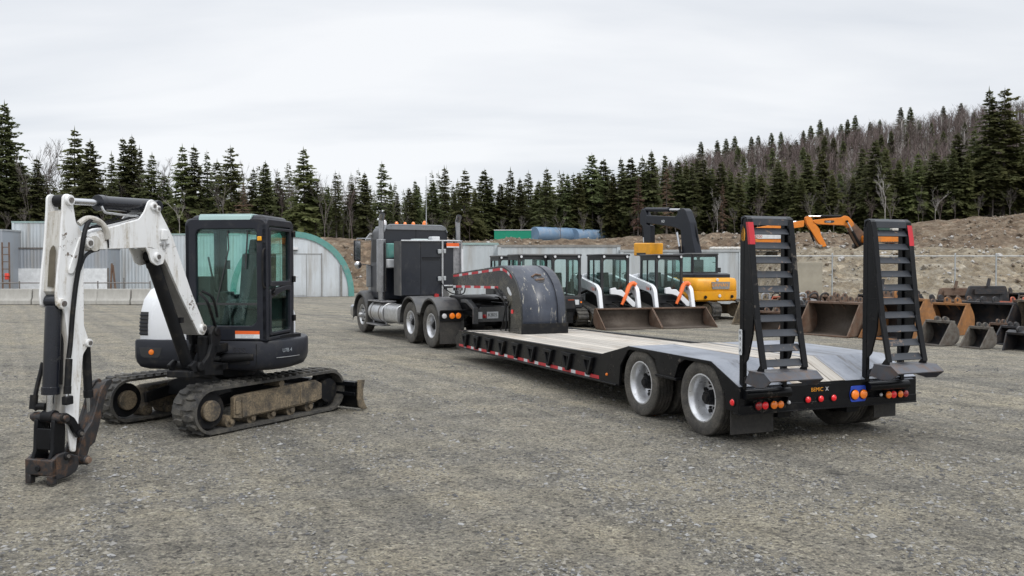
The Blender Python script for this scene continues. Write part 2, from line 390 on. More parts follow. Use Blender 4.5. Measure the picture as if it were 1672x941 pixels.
dm = t.n('ShaderNodeMath', operation='MULTIPLY'); t.l(dv.outputs['Value'], dm.inputs[0]); dm.inputs[1].default_value = 1.25
wob = t.n('ShaderNodeMath', operation='MULTIPLY_ADD'); t.l(t.noise(.35, 3, .5), wob.inputs[0]); wob.inputs[1].default_value = 1.1; t.l(dm.outputs[0], wob.inputs[2])
cb_ = t.n('ShaderNodeCombineXYZ'); t.l(wob.outputs[0], cb_.inputs[0]); arcn = t.noise(1.0, 3, .55, cb_.outputs[0])
amask = t.ramp(t.noise(.22, 3, .5), [(.42, (.25,)*3), (.58, (1,)*3)])
arcc = t.ramp(arcn, [(.34, (.70, .71, .73)), (.45, (.97, .97, .97)), (.55, (1.02, 1.01, .99)), (.66, (1.20, 1.17, 1.10))])
c = t.mix(1, c, t.mix(amask, (1, 1, 1), arcc), 'MULTIPLY')
c = t.mix(.75, c, t.ramp(hs2.outputs[1], [(0, (.55, .55, .56)), (.5, (1, 1, 1)), (1, (1.5, 1.48, 1.42))]), 'MULTIPLY')
c = t.mix(1, c, (1.24, 1.22, 1.16), 'MULTIPLY')
t.l(c, t.b.inputs['Base Color']); t.b.inputs['Roughness'].default_value = .93; t.b.inputs['Specular IOR Level'].default_value = .25
fine = t.noise(34, 8, .75)
h = t.n('ShaderNodeMath', operation='MULTIPLY_ADD'); t.l(v1.outputs['Distance'], h.inputs[0]); h.inputs[1].default_value = -.5; t.l(fine, h.inputs[2])
h2 = t.n('ShaderNodeMath', operation='MULTIPLY_ADD'); t.l(med, h2.inputs[0]); h2.inputs[1].default_value = 2.2; t.l(h.outputs[0], h2.inputs[2])
t.bump(h2.outputs[0], 1.0, .05)
M_gravel = t.m
def ground_z(x, y):
    a = mnoise.noise(V((x*.35, y*.35, 0)))*.018 + mnoise.noise(V((x*1.5, y*1.5, 5)))*.007
    ac = x*.89+y*.45; al = -x*.45+y*.89
    rut = mnoise.noise(V((ac*1.6, al*.09, 4)))*.022 + mnoise.noise(V((ac*4.2, al*.22, 6)))*.010
    return (a+rut)*sm(70, 20, y) - .012
sheet('ground', rng(-24, 30, 270), rng(2, 44, 210), ground_z, M_gravel)
def outer_z(x, y): return -.05
b = MB()
for (x0, x1, y0, y1) in ((-900, 900, -900, 2), (-900, -24, 2, 44), (30, 900, 2, 44), (-900, 900, 44, 64)):
    b.add([(x0, y0, -.014), (x1, y0, -.014), (x1, y1, -.014), (x0, y1, -.014)], [(0, 1, 2, 3)])
b.build('ground', M_gravel, fix=False)['kind'] = 'structure'

t = NT('bank_earth'); 
n1_ = t.noise(.30, 8, .68); n2_ = t.noise(1.3, 8, .75); n3_ = t.noise(5.5, 6, .8)
c = t.ramp(n1_, [(.30, (.15, .105, .062)), (.45, (.26, .21, .14)), (.56, (.34, .30, .23)), (.70, (.22, .175, .115))])
c = t.mix(.55, c, t.ramp(n2_, [(.33, (.11, .08, .05)), (.5, (.26, .215, .15)), (.66, (.42, .40, .35))]))
c = t.mix(.5, c, t.ramp(n3_, [(.35, (.45, .42, .38)), (.55, (1, 1, .98)), (.72, (1.7, 1.7, 1.7))]), 'MULTIPLY')
sepn = t.n('ShaderNodeSeparateXYZ'); geo = t.n('ShaderNodeNewGeometry'); t.l(geo.outputs['Position'], sepn.inputs[0])
t.l(c, t.b.inputs['Base Color']); t.b.inputs['Roughness'].default_value = .95
t.bump(n2_, 1.0, .35)
bm_ = t.n('ShaderNodeMapRange'); t.l(sepn.outputs[1], bm_.inputs['Value']); bm_.inputs['From Min'].default_value = 58; bm_.inputs['From Max'].default_value = 62
up_ = t.ramp(n2_, [(.33, (.055, .036, .022)), (.48, (.165, .12, .08)), (.60, (.225, .185, .135)), (.72, (.32, .30, .27))])
up_ = t.mix(.5, up_, t.ramp(n3_, [(.35, (.5, .46, .42)), (.6, (1.1, 1.05, 1)), (.75, (1.6, 1.6, 1.6))]), 'MULTIPLY')
c = t.mix(bm_.outputs['Result'], c, up_)
vr = t.n('ShaderNodeTexVoronoi', Scale=2.6); t.l(t.tc.outputs['Object'], vr.inputs['Vector']); vs3 = t.n('ShaderNodeSeparateColor'); t.l(vr.outputs['Color'], vs3.inputs[0])
c = t.mix(.6, c, t.ramp(vs3.outputs[0], [(0, (.55, .52, .5)), (.6, (1, 1, 1)), (.88, (1.15, 1.15, 1.15)), (1, (2.0, 2.0, 2.05))]), 'MULTIPLY')
t.l(c, t.b.inputs['Base Color'])
M_bank = t.m
def bank_z(x, y):
    z = bank(x, y); k = min(1, z*1.2)*sm(76, 66, y)
    r = mnoise.fractal(V((x*.55, y*.55, z*.4)), .7, 2.1, 5)*.38 + mnoise.noise(V((x*.28, y*.28, 2)))*.45
    return z + r*k - .03
sheet('earth_bank', rng(-48, 62, 330), rng(40, 84, 190), bank_z, M_bank)
# forest floor / hill
t = NT('forest_floor'); c = t.ramp(t.noise(.09, 8, .7), [(.3, (.035, .031, .024)), (.5, (.065, .052, .042)), (.7, (.085, .072, .062))])
t.l(c, t.b.inputs['Base Color']); t.b.inputs['Roughness'].default_value = 1; M_floor = t.m
sheet('hill', rng(-330, 460, 110), rng(80, 460, 70), lambda x, y: terr(x, y)-.25, M_floor)

# rocks and rubble on the bank
b = MB(); rs = random.Random(8)
def rock(b, p, r):
    o = len(b.v); k = [(1,0,0),(-1,0,0),(0,1,0),(0,-1,0),(0,0,1),(0,0,-1),(.7,.7,.6),(-.7,.6,.5),(.6,-.7,.55),(-.6,-.7,.6)]
    me_ = [V(q)*r*rs.uniform(.65, 1.25) for q in k]; bb = bmesh.new(); [bb.verts.new(q) for q in me_]; bmesh.ops.convex_hull(bb, input=bb.verts); bb.verts.index_update()
    b.v += [tuple(V(q.co)+p) for q in bb.verts]; fs = [[q.index+o for q in f.verts] for f in bb.faces]; b.f += fs; b.mi += [rs.choice((0, 0, 0, 1, 1, 2))]*len(fs); bb.free()
k = 0
while k < 3200:
    u_ = rs.uniform(560, 1760); Y = rs.uniform(43, 72); x = (u_-836)/F*Y
    if bank(x, Y) < .15 or mnoise.noise(V((x*.25, Y*.25, 7))) < rs.uniform(-.35, .35): continue
    r = min(.26, .042*math.exp(rs.gauss(.25, .6))); rock(b, V((x, Y, bank_z(x, Y)+r*.25)), r); k += 1
RK = [mat('rock_tan', (.24, .215, .18), .9, var=.25, vs=.8), mat('rock_brown', (.16, .125, .09), .9, var=.25, vs=.8), mat('rock_pale', (.40, .39, .375), .9, var=.2, vs=.8)]
tag(b.build('loose_rocks', RK, fix=True, ang=25), 'rocks and rubble scattered over the earth bank', 'rocks', kind='stuff')

# loose stones lying on the gravel
b = MB(); rs = random.Random(5)
def pebble(b, x, y, r, z0):
    a = rs.random()*6.3; k = [(1, 0, 0), (-1, 0, 0), (0, 1, 0), (0, -1, 0), (0, 0, 1), (0, 0, -.6)]
    sx, sy, sz = r*rs.uniform(.7, 1.5), r*rs.uniform(.6, 1), r*rs.uniform(.35, .8); ca, sa = cos(a), sin(a)
    vs = []
    for p in k:
        px, py, pz = p[0]*sx+rs.uniform(-.3, .3)*r, p[1]*sy+rs.uniform(-.3, .3)*r, p[2]*sz
        vs.append((x+px*ca-py*sa, y+px*sa+py*ca, z0+pz))
    o = len(b.v); b.v += vs
    for f in ((0,2,4),(2,1,4),(1,3,4),(3,0,4),(2,0,5),(1,2,5),(3,1,5),(0,3,5)): b.f.append([i+o for i in f]); b.mi.append(b.cur)
cnt = 0
while cnt < 26000:
    Y = 4.8*(3.6**rs.random()); x = rs.uniform(-.66, .66)*Y
    ac, al = x*.89+Y*.45, -x*.45+Y*.89
    if mnoise.noise(V((ac*1.6, al*.25, 2)))+.5*mnoise.noise(V((x*2, Y*2, 8)))+rs.uniform(-.25, .25) < .05: continue
    r = min(.030, .0062*math.exp(rs.gauss(.25, .55)))*(1+.035*(Y-5))
    b.cur = rs.choice((0, 0, 1, 1, 1, 2, 2, 3)); pebble(b, x, Y, r, ground_z(x, Y)+r*.1); cnt += 1
ST = [mat('stone_a', (.23, .224, .21), .9), mat('stone_b', (.105, .105, .105), .9), mat('stone_c', (.25, .235, .20), .9), mat('stone_d', (.30, .30, .295), .9)]
tag(b.build('loose_stones', ST, fix=False, ang=20), 'loose grey stones scattered over the gravel yard', 'stones', kind='stuff')
# ------------------------------------------------------------------ wheels
def tyre_mb(M, c, R, w, rr, out=1, grooves=4):
    b = MB(M); hw = w/2; sh = R*.035
    prof = [(rr*.99, -hw*.72), (rr*1.06, -hw*.86), (rr+(R-rr)*.45, -hw*1.0), (R-sh*2.2, -hw*.97), (R-sh*.6, -hw*.90), (R, -hw*.80)]
    for k in range(grooves):
        y = -hw*.72 + (k+.5)*hw*1.44/grooves; gw = hw*.035
        prof += [(R, y-gw*1.6), (R-.014, y-gw), (R-.014, y+gw), (R, y+gw*1.6)]
    prof += [(R, hw*.80), (R-sh*.6, hw*.90), (R-sh*2.2, hw*.97), (rr+(R-rr)*.45, hw*1.0), (rr*1.06, hw*.86), (rr*.99, hw*.72)]
    b.lathe(prof, c, n=48)
    return b
def rim_mb(M, c, rr, w, dish, out=1, hub='dish'):
    b = MB(M); hw = w/2*.8; c = V(c); o = out
    prof = [(rr*.97, -o*hw), (rr*.97, o*hw*.9), (rr*1.05, o*hw*1.0), (rr*1.04, o*hw*1.06), (rr*.985, o*hw*1.07), (rr*.94, o*hw*.95), (rr*.86, o*hw*.5),
            (rr*.83, o*(hw-dish*.6)), (rr*.80, o*(hw-dish)), (rr*.60, o*(hw-dish*1.02)), (rr*.50, o*(hw-dish*.9)), (rr*.36, o*(hw-dish*.9)), (0.001, o*(hw-dish*.9))]
    b.lathe(prof, c, n=40)
    return b, o*(hw-dish*.9)
def hub_mb(M, c, rr, y, out, r=.34, ln=.10):
    b = MB(M); c = V(c)
    b.cyl(c+V((0, y, 0)), c+V((0, y+out*ln, 0)), rr*r, rr*r*.86, 20); b.cyl(c+V((0, y+out*ln, 0)), c+V((0, y+out*(ln+.03), 0)), rr*r*.6, rr*r*.5, 16)
    for k in range(10):
        a = 2*pi*k/10; p = c+V((cos(a)*rr*.47, y, sin(a)*rr*.47)); b.cyl(p, p+V((0, out*.028, 0)), .014, .014, 6)
    return b
def holes_mb(M, c, rr, y, out):
    b = MB(M); c = V(c)
    for k in range(8):
        a = 2*pi*(k+.5)/8; p = c+V((cos(a)*rr*.67, y-out*.02, sin(a)*rr*.67)); b.cyl(p, p+V((0, out*.024, 0)), rr*.095, rr*.095, 12)
    return b
def wheel(root, M, c, R, w, rr, out, dish, dual=True, rimm=None):
    c = V(c); rb, yf = rim_mb(M, c, rr, w, dish, out)
    wh = rb.build('wheel', rimm or M_rim, root)
    tyre_mb(M, c, R, w, rr).build('tyre', M_rubber, wh)
    hub_mb(M, c, rr, yf, out).build('hub', M_blackm if dish > .1 else M_alu, wh)
    holes_mb(M, c, rr, yf, out).build('hand_holes', M_blackm, wh)
    if dual:
        c2 = c - V((0, out*(w+.07), 0)); tyre_mb(M, c2, R, w, rr).build('inner_tyre', M_rubber, wh)
    return wh
M_flap = mat('mud_flap_rubber', (.013, .013, .014), .6, dirt=(.11, .10, .085), damt=.4, ds=4, dw=.3)

# ------------------------------------------------------------------ lowboy trailer
t = NT('deck_planks'); g = t.tc.outputs['Object']
sx = t.n('ShaderNodeSeparateXYZ'); t.l(g, sx.inputs[0])
br = t.n('ShaderNodeTexBrick'); br.offset = .37; br.inputs['Scale'].default_value = 1; br.inputs['Brick Width'].default_value = 4.2; br.inputs['Row Height'].default_value = .19
br.inputs['Mortar Size'].default_value = .006; br.inputs['Color1'].default_value = (.8, .8, .8, 1); br.inputs['Color2'].default_value = (1.12, 1.1, 1.08, 1); br.inputs['Mortar'].default_value = (.18, .16, .14, 1)
br.inputs['Bias'].default_value = 0; t.l(g, br.inputs['Vector'])
grain = t.noise(1, 6, .7, t.mapping((1.2, 34, 1)))
c = t.ramp(grain, [(.28, (.29, .26, .225)), (.5, (.46, .43, .385)), (.72, (.56, .535, .49))])
st = t.noise(1, 7, .7, t.mapping((.8, 2.2, 1)))
c = t.mix(t.ramp(st, [(.50, (0, 0, 0)), (.70, (.8, .8, .8))]), c, (.27, .205, .145))
c = t.mix(1, c, br.outputs['Color'], 'MULTIPLY')
t.l(c, t.b.inputs['Base Color']); t.b.inputs['Roughness'].default_value = .82; t.bump(grain, .35, .01); M_plank = t.m
t = NT('checker_plate'); g = t.mapping((22, 22, 22), (0, 0, RAD(45)))
ck = t.n('ShaderNodeTexVoronoi', Scale=1.0); t.l(g, ck.inputs['Vector']); ck.inputs['Randomness'].default_value = .15
c = t.ramp(t.noise(1.1, 7, .7), [(.32, (.17, .185, .215)), (.5, (.25, .27, .31)), (.68, (.34, .36, .40))])
sc_ = t.noise(1, 7, .75, t.mapping((.7, 5, 1))); c = t.mix(t.ramp(sc_, [(.55, (0,)*3), (.68, (.9,)*3)]), c, (.10, .095, .09))
t.l(c, t.b.inputs['Base Color']); t.b.inputs['Roughness'].default_value = .5; t.b.inputs['Metallic'].default_value = .25; t.bump(ck.outputs['Distance'], .5, .006); M_plate = t.m

TA = RAD(21.5)
T_M = Matrix.Translation((3.652, 9.766, 0)) @ Matrix.Rotation(pi/2+TA, 4, 'Z')
tr = thing('lowboy_trailer', 'black lowboy trailer with pale plank deck, curved gooseneck and two upright ramps at its tail', 'trailer', T_M)
HW = 1.27
def dz(x): return .69 - (x-3.2)*.0165          # main deck height, falling gently forward
XF = 10.05
b = MB()
n = 8; xs = [3.24+(XF-.10-3.24)*i/n for i in range(n+1)]
b.add([(x, y, dz(x)) for x in xs for y in (HW-.07, -HW+.07)], [(2*i, 2*i+1, 2*i+3, 2*i+2) for i in range(n)])
b.add([(x, y, dz(x)-.05) for x in xs for y in (HW-.07, -HW+.07)], [(2*i, 2*i+1, 2*i+3, 2*i+2) for i in range(n)])
b.build('plank_deck', M_plank, tr, fix=False)
# side rails, outriggers, tape
for sy in (1, -1):
    b = MB(); y0, y1 = sy*(HW-.07), sy*HW
    b.prism([(2.75, .34), (XF-.12, .235), (XF+.02, .27), (XF+.06, .33), (XF+.02, .44), (XF-.22, dz(XF)+.012), (3.24, .71), (2.75, .71)], min(y0, y1), max(y0, y1))
    b.box(2.75, XF-.1, sy*HW, sy*(HW+.02), .335, .355) if False else None
    b.prism([(2.75, .325), (XF-.12, .22), (XF-.12, .245), (2.75, .35)], min(sy*(HW-.16), sy*(HW+.03)), max(sy*(HW-.16), sy*(HW+.03)))
    b.prism([(3.24, .70), (XF-.22, dz(XF)+.0), (XF-.22, dz(XF)+.022), (3.24, .722)], min(sy*(HW-.05), sy*(HW+.018)), max(sy*(HW-.05), sy*(HW+.018)))
    b.build('side_rail', M_black, tr, bev=.006)
    for k in range(9):
        x = 3.62 + k*.72; zt = dz(x)-.035; b = MB()
        ya = sy*(HW+.001); yb = sy*(HW+.052)
        pts = [(x-.17, zt), (x+.17, zt), (x+.02, zt-.27), (x-.05, zt-.27)]
        inn = [(x-.09, zt-.05), (x+.09, zt-.05), (x+.005, zt-.21), (x-.03, zt-.21)]
        b.ring(pts, inn, ya, yb); b.bar((x-.005, sy*(HW+.02), zt-.05), (x-.015, sy*(HW+.02), zt-.21), .02, .035, (0, 1, 0))
        b.build('outrigger_bracket', M_blackm, tr, bev=.004)
    L = XF-.2-2.8; nt = 44
    for m, off in ((M_red, 0), (M_wht, 1)):
        b = MB()
        for k in range(nt):
            if (k % 3 == 2) != (off == 1): continue
            xa, xb = 2.8+L*k/nt, 2.8+L*(k+1)/nt; za = lambda x: .357-(x-2.75)*.0144
            b.add([(xa, sy*(HW+.003), za(xa)), (xb, sy*(HW+.003), za(xb)), (xb, sy*(HW+.003), za(xb)+.052), (xa, sy*(HW+.003), za(xa)+.052)], [(0, 1, 2, 3)])
        b.build('reflective_tape', m, tr, fix=False)
# frame under deck
b = MB()
for y in (-.5, .5): b.box(-.1+.3, XF-.4, y-.09, y+.09, .26, .55)
for k in range(14): b.box(3.3+k*.5, 3.36+k*.5, -HW+.08, HW-.08, .42, .60)
b.box(XF-.14, XF-.06, -HW+.08, HW-.08, .30, dz(XF)-.0)
b.build('frame_beams', M_blackm, tr)
# rear raised deck: plates over the wheels, timber between, beavertail
SEC = [(3.24, .712), (2.44, .905), (.52, .90), (.0, .672)]
def strip(name, y0, y1, m, dzz=0, secs=SEC, th=.03):
    b = MB()
    for (xa, za), (xb, zb) in zip(secs, secs[1:]):
        b.add([(xa, y0, za+dzz), (xa, y1, za+dzz), (xb, y1, zb+dzz), (xb, y0, zb+dzz)], [(0, 1, 2, 3)])
        b.add([(xa, y0, za+dzz-th), (xa, y1, za+dzz-th), (xb, y1, zb+dzz-th), (xb, y0, zb+dzz-th)], [(3, 2, 1, 0)])
    return b.build(name, m, tr, fix=False)
strip('steel_deck_plate', .56, HW, M_plate)
strip('steel_deck_plate', -HW, -.20, M_plate)
strip('plank_deck', -.20, .56, M_plank, .003)
strip('deck_strip', -.02, .02, M_plate, .008, SEC[1:3])
for sy in (1, -1):
    b = MB(); a0, a1 = sorted((sy*(HW-.035), sy*(HW+.004)))
    # skirt with trapezoid arches round the tyres
    b.prism([(3.30, .33), (2.70, .33), (2.66, .62), (2.46, .84), (2.40, .862), (1.92, .862), (1.76, .80), (1.66, .60), (1.30, .60), (1.20, .80), (1.06, .862), (.55, .862), (.44, .80), (.24, .52), (.24, .40), (.0, .375), (.0, .668), (.52, .898), (2.44, .903), (3.22, .725), (3.30, .70)], a0, a1)
    b.bar((1.72, sy*(HW-.03), .60), (1.24, sy*(HW-.03), .60), .1, .03)
    b.build('wheel_skirt', M_black, tr, bev=.004)
    b = MB(); b.box(1.28, 1.68, sy*.55, sy*(HW-.04), .61, .85); b.build('skirt_box', M_blackm, tr)
    for x in (.77, 2.18):
        wheel(tr, None, (x, sy*1.115, .44), .44, .27, .275, sy, .175)
    b = MB(); b.box(.235, .25, *(sorted((sy*(.62 if sy > 0 else .86), sy*1.2))), .10 if sy > 0 else .16, .46); b.build('mud_flap', M_flap, tr)
b = MB()
for x in (.77, 2.18): b.cyl((x, -.9, .44), (x, .9, .44), .065)
b.build('axle', M_blackm, tr)
# tail: bumper panel, pockets under the ramps
b = MB()
b.box(-.012, .10, -HW, HW, .375, .46); b.box(-.009, .03, -.52, .62, .44, .655)
b.box(-.006, .03, -HW, -1.04, .44, .64); b.box(-.006, .03, 1.2, HW, .44, .65); b.box(.06, .09, -HW+.02, HW-.02, .44, .66)
b.box(-.02, .12, -HW, HW, .362, .378)
b.box(-.004, .05, -.5, .66, .645, .668)
b.build('rear_bumper', M_black, tr, bev=.005)
for ya, yb in ((.62, 1.22), (-1.1, -.5)): b = MB(); b.cyl((-.03, ya, .59), (-.03, yb, .59), .055); b.build('hinge_tube', M_black, tr)
def lamp(y, z, r, m, x=-.014, ringm=True, rim=1.25):
    b = MB(); b.cyl((x+.004, y, z), (x-.012, y, z), r*rim, r*rim*.95, 20); bz = b.build('tail_lamp', M_blackm, tr)
    b = MB(); b.lathe([(r, 0), (r*.97, .010), (r*.75, .018), (r*.4, .023), (.0005, .025)], (x-.010, y, z), (-1, 0, 0), 20); b.build('lens', m, bz)
for y in (.352, .171, -.012): lamp(y, .485, .036, M_lred, -.012)
lamp(1.03, .455, .045, M_lredoff, -.02); lamp(.945, .455, .042, M_lred, -.02); lamp(.825, .455, .045, M_lamb, -.02); lamp(.735, .455, .04, M_lamb, -.02)
lamp(.62, .47, .022, M_lclear, -.012)
lamp(-.70, .485, .02, M_lclear, -.02); lamp(-.82, .475, .042, M_lamb, -.02); lamp(-.895, .475, .042, M_lred, -.02); lamp(-1.0, .475, .04, M_lamb, -.02); lamp(-1.08, .475, .04, M_lredoff, -.02)
b = MB(); b.prism(fillet([(-.27, .42), (-.48, .42), (-.50, .50), (-.48, .605), (-.27, .605), (-.25, .50)], .02), -.020, -.0095, 'yz'); b.build('light_panel', M_blue, tr, bev=.003)
lamp(-.315, .505, .055, M_lamb, -.021, rim=1.14); lamp(-.44, .505, .052, M_lamb, -.021, rim=1.14)
b = MB(); b.cyl((.10, HW, .49), (.10, HW+.014, .49), .05, .048, 20); bz = b.build('side_marker', M_blackm, tr)
b = MB(); b.lathe([(.038, 0), (.03, .012), (.0005, .018)], (.10, HW+.012, .49), (0, 1, 0), 18); b.build('lens', M_lred, bz)
b = MB(); b.cyl((3.05, HW, .45), (3.05, HW+.02, .45), .022, .018, 12); b.build('side_marker', M_lamb, tr)
for (txt, y, sz, m) in (('BEMIC', .215, .062, M_text_y), ('X', .075, .066, M_wht)):
    text_mesh(txt, 'lettering', m, facing((-.0115, y, .59), (-1, 0, 0)), sz, .001, tr)
M_foot = mat('worn_foot_steel', (.085, .09, .105), .4, .3, var=.25, dirt=(.17, .10, .055), damt=.42, ds=6, dw=.12)
# ramps standing upright
def ramp(ya, yb):
    prof = [(.05, .60), (.05, 2.47), (.035, 2.515), (-.02, 2.53), (-.062, 2.50), (-.098, 2.32), (-.150, 1.90), (-.215, 1.42), (-.33, .90), (-.32, .79), (-.20, .75), (-.12, .60)]
    b = MB(); back = prof[4:9]
    def at_z(z):
        for (x0, z0), (x1, z1) in zip(back, back[1:]):
            if z1 <= z <= z0: return x0+(x1-x0)*(z0-z)/(z0-z1)
        return back[-1][0]
    rails = MB()
    for s, y in ((-1, ya), (1, yb)):
        y0, y1 = (y-.022, y) if s < 0 else (y, y+.022)
        rails.box(-.01, .055, y-.026, y+.026, .58, 2.44)                                  # front channel
        rails.prism([(.05, 1.62), (.05, 2.47), (.035, 2.515), (-.02, 2.53), (-.062, 2.50), (-.098, 2.32), (-.150, 1.90), (-.188, 1.62)], y0, y1)
        rails.prism([(.05, 1.62), (-.188, 1.62), (-.16, 1.25), (-.08, .98), (.05, .85)], y0, y1)
        # rear flange bars
        pts = [(-.035, 2.522)]+back
        for (x0, z0), (x1, z1) in zip(pts, pts[1:]):
            rails.prism([(x0+.014, z0-.002), (x0-.014, z0+.002), (x1-.014, z1), (x1+.014, z1-.004)], y-.035, y+.035)
        rails.prism([(-.315, .96), (-.34, .90), (-.32, .79), (-.02, .70), (-.02, .78), (-.23, .86)], y0-.004, y1+.004)
    r = rails.build('ramp', M_black, tr, bev=.003)
    b = MB(); b.prism([(.03, 2.44), (.035, 2.52), (-.025, 2.535), (-.072, 2.505), (-.082, 2.43), (-.068, 2.43), (-.055, 2.49), (-.02, 2.515), (.02, 2.50)], ya-.035, yb+.035); b.build('top_bar', M_skyblack, r, bev=.003)
    for k in range(10):
        z = 2.37-.157*k; x = at_z(z); b = MB()
        b.prism([(x-.014, z-.034), (x+.046, z+.036), (x+.056, z+.028), (x-.004, z-.042)], ya+.022, yb-.022); b.build('rung', M_skyblack, r, bev=.002)
    b = MB()
    b.prism([(-.17, .872), (-.43, .872), (-.535, .800), (-.525, .786), (-.43, .855), (-.17, .855)], ya-.075, yb+.075)
    b.prism([(-.10, .73), (-.30, .70), (-.44, .72), (-.525, .786), (-.43, .86), (-.17, .86)], ya-.07, ya-.055)
    b.prism([(-.10, .73), (-.30, .70), (-.44, .72), (-.525, .786), (-.43, .86), (-.17, .86)], yb+.055, yb+.07)
    b.build('foot_plate', M_foot, r, bev=.003)
    return r
r1 = ramp(.66, 1.20); r2 = ramp(-1.05, -.52)
def quad_strip(name, pts, m, par):
    b = MB(); b.add(pts, [(0, 1, 2, 3)]); return b.build(name, m, par, fix=False)
for ym, rr_ in ((1.2, r1), (-1.05, r2)):
    b = MB(); pts = [(-.070, 2.46), (-.098, 2.32), (-.1104, 2.22)]
    b.add([(x-.0165, ym+s*.0355, z+.003) for x, z in pts for s in (-1, 1)], [(0, 1, 3, 2), (2, 3, 5, 4)])
    b.add([(x+e, ym+.0365 if ym > 0 else ym-.0365, z+.003) for x, z in pts for e in (-.0165, .016)], [(0, 1, 3, 2), (2, 3, 5, 4)])
    b.build('reflective_tape', M_red, rr_, fix=False)
b = MB(); b.prism(fillet([(.045, 2.33), (.01, 2.44), (-.03, 2.36), (-.02, 2.26), (.03, 2.26)], .03), 1.222, 1.226); b.build('reflector', M_yellow, r1)
b = MB(); b.prism(rrect(-.012, .048, 1.02, 1.30, .015), 1.2405, 1.243); stk = b.build('sticker', M_stick_w, r1)
for k, ch in enumerate('K8IA'):
    text_mesh(ch, 'lettering', M_text_d, facing((.018, 1.2435, 1.26-k*.064), (0, 1, 0)), .06, .001, stk)
# gooseneck
def arc(cx, cz, rx, rz, a0, a1, n): return [(cx+rx*cos(RAD(a0+(a1-a0)*i/n)), cz+rz*sin(RAD(a0+(a1-a0)*i/n))) for i in range(n+1)]
NWID = .50
M_nside = mat('blotched_neck_side', (.007, .008, .008), .22, var=.3, dirt=(.12, .105, .07), damt=.42, ds=3.2, dw=.06, drough=.5, coat=.3)  # near-black with sharp-edged olive-brown blotches
outer = [(8.16, .615)] + arc(9.38, 1.02, 1.19, .96, 180, 90, 14) + [(12.75, 1.78)]
inner = [(12.75, 1.45), (9.75, 1.50)] + arc(9.62, 1.06, .72, .44, 90, 180, 10) + [(8.90, .60)]
poly = outer+inner
for sy in (1, -1):
    b = MB(); y0, y1 = sorted((sy*(NWID-.03), sy*NWID)); b.prism(poly, y0, y1); ns = b.build('gooseneck_side', M_nside, tr, bev=.004)
    def band(name, line, dn, m, sel, yo):
        bb = MB()
        for i, (p, q) in enumerate(zip(line, line[1:])):
            if not sel(i): continue
            bb.add([(p[0], yo, p[1]-dn), (q[0], yo, q[1]-dn), (q[0], yo, q[1]-dn-.055), (p[0], yo, p[1]-dn-.055)], [(0, 1, 2, 3)])
        return bb.build(name, m, ns, fix=False)
    top = arc(9.38, 1.02, 1.17, .95, 125, 90, 5) + [(9.38+3.3*k/14, 1.97-.185*k/14) for k in range(1, 15)]
    bot = [(9.5+3.2*k/14, 1.575-.05*k/14) for k in range(15)]
    for ln in (top, bot):
        band('reflective_tape', ln, .03, M_red, lambda i: i % 3 != 1, sy*(NWID+.003)); band('reflective_tape', ln, .03, M_wht, lambda i: i % 3 == 1, sy*(NWID+.003))
b = MB(); loops = []
for (x, z) in outer: loops.append([(x, NWID-.03, z), (x, -NWID+.03, z)])
vs = [p for l in loops for p in l]; b.add(vs, [(2*i, 2*i+1, 2*i+3, 2*i+2) for i in range(len(outer)-1)])
ob = b.build('gooseneck_cover', M_neck, tr, fix=False, ang=60)
md = ob.modifiers.new('th', 'SOLIDIFY'); md.thickness = .02; md.offset = 0
b = MB(); vs = [p for (x, z) in inner for p in ((x, NWID-.03, z), (x, -NWID+.03, z))]; b.add(vs, [(2*i, 2*i+1, 2*i+3, 2*i+2) for i in range(len(inner)-1)])
b.add([(12.75, NWID-.03, 1.45), (12.75, -NWID+.03, 1.45), (12.75, -NWID+.03, 1.78), (12.75, NWID-.03, 1.78)], [(0, 1, 2, 3)])
b.build('gooseneck_underside', M_blackm, tr, fix=False, ang=60)
b = MB()
for (p, q) in zip(outer, outer[1:]):
    d = V((q[0]-p[0], 0, q[1]-p[1])).normalized(); nn = V((-d.z, 0, d.x))
    P0 = V((p[0], -.30, p[1]))+nn*.012; P1 = V((q[0], -.30, q[1]))+nn*.012; b.bar(P0, P1, .012, .012, nn)
b.build('neck_seam', M_black, tr)
b = MB(); b.box(8.12, 8.17, -NWID-.01, NWID+.01, .60, .82); b.build('neck_base', M_blackm, tr, bev=.004)
b = MB(); b.tube([(9.3, NWID+.02, .62), (9.1, NWID+.05, .75), (8.95, NWID+.05, 1.05), (8.8, NWID+.03, 1.25)], .015, 8, 5); b.tube([(9.6, NWID+.02, 1.5), (9.05, NWID+.04, 1.25), (8.92, NWID+.04, .9), (8.95, NWID+.04, .62)], .02, 8, 6)
b.build('air_hose', M_blackm, tr)
b = MB(); b.prism([(8.62, 1.0), (8.72, 1.0), (8.72, 1.08), (8.62, 1.08)], NWID+.004, NWID+.012); b.build('side_marker', M_lred, tr)
b = MB(); b.prism(fillet([(8.92, 1.55), (8.78, 1.47), (8.70, 1.38), (8.78, 1.36), (8.90, 1.42), (8.98, 1.52)], .02), NWID+.001, NWID+.006); b.build('sticker', M_stick_w, tr)
P_ = lambda a, r=1.012: V((9.38+1.19*r*cos(RAD(a)), 0, 1.02+.96*r*sin(RAD(a))))
b = MB(); pts = [(131, .10), (127, .04), (128, -.12), (134, -.18), (140, -.12), (141, .0), (137, .07)]
b.add([P_(a)+V((0, y-.0, 0)) for a, y in pts], [list(range(7))]); hh = b.build('torn_hole', M_inter, tr, fix=False)
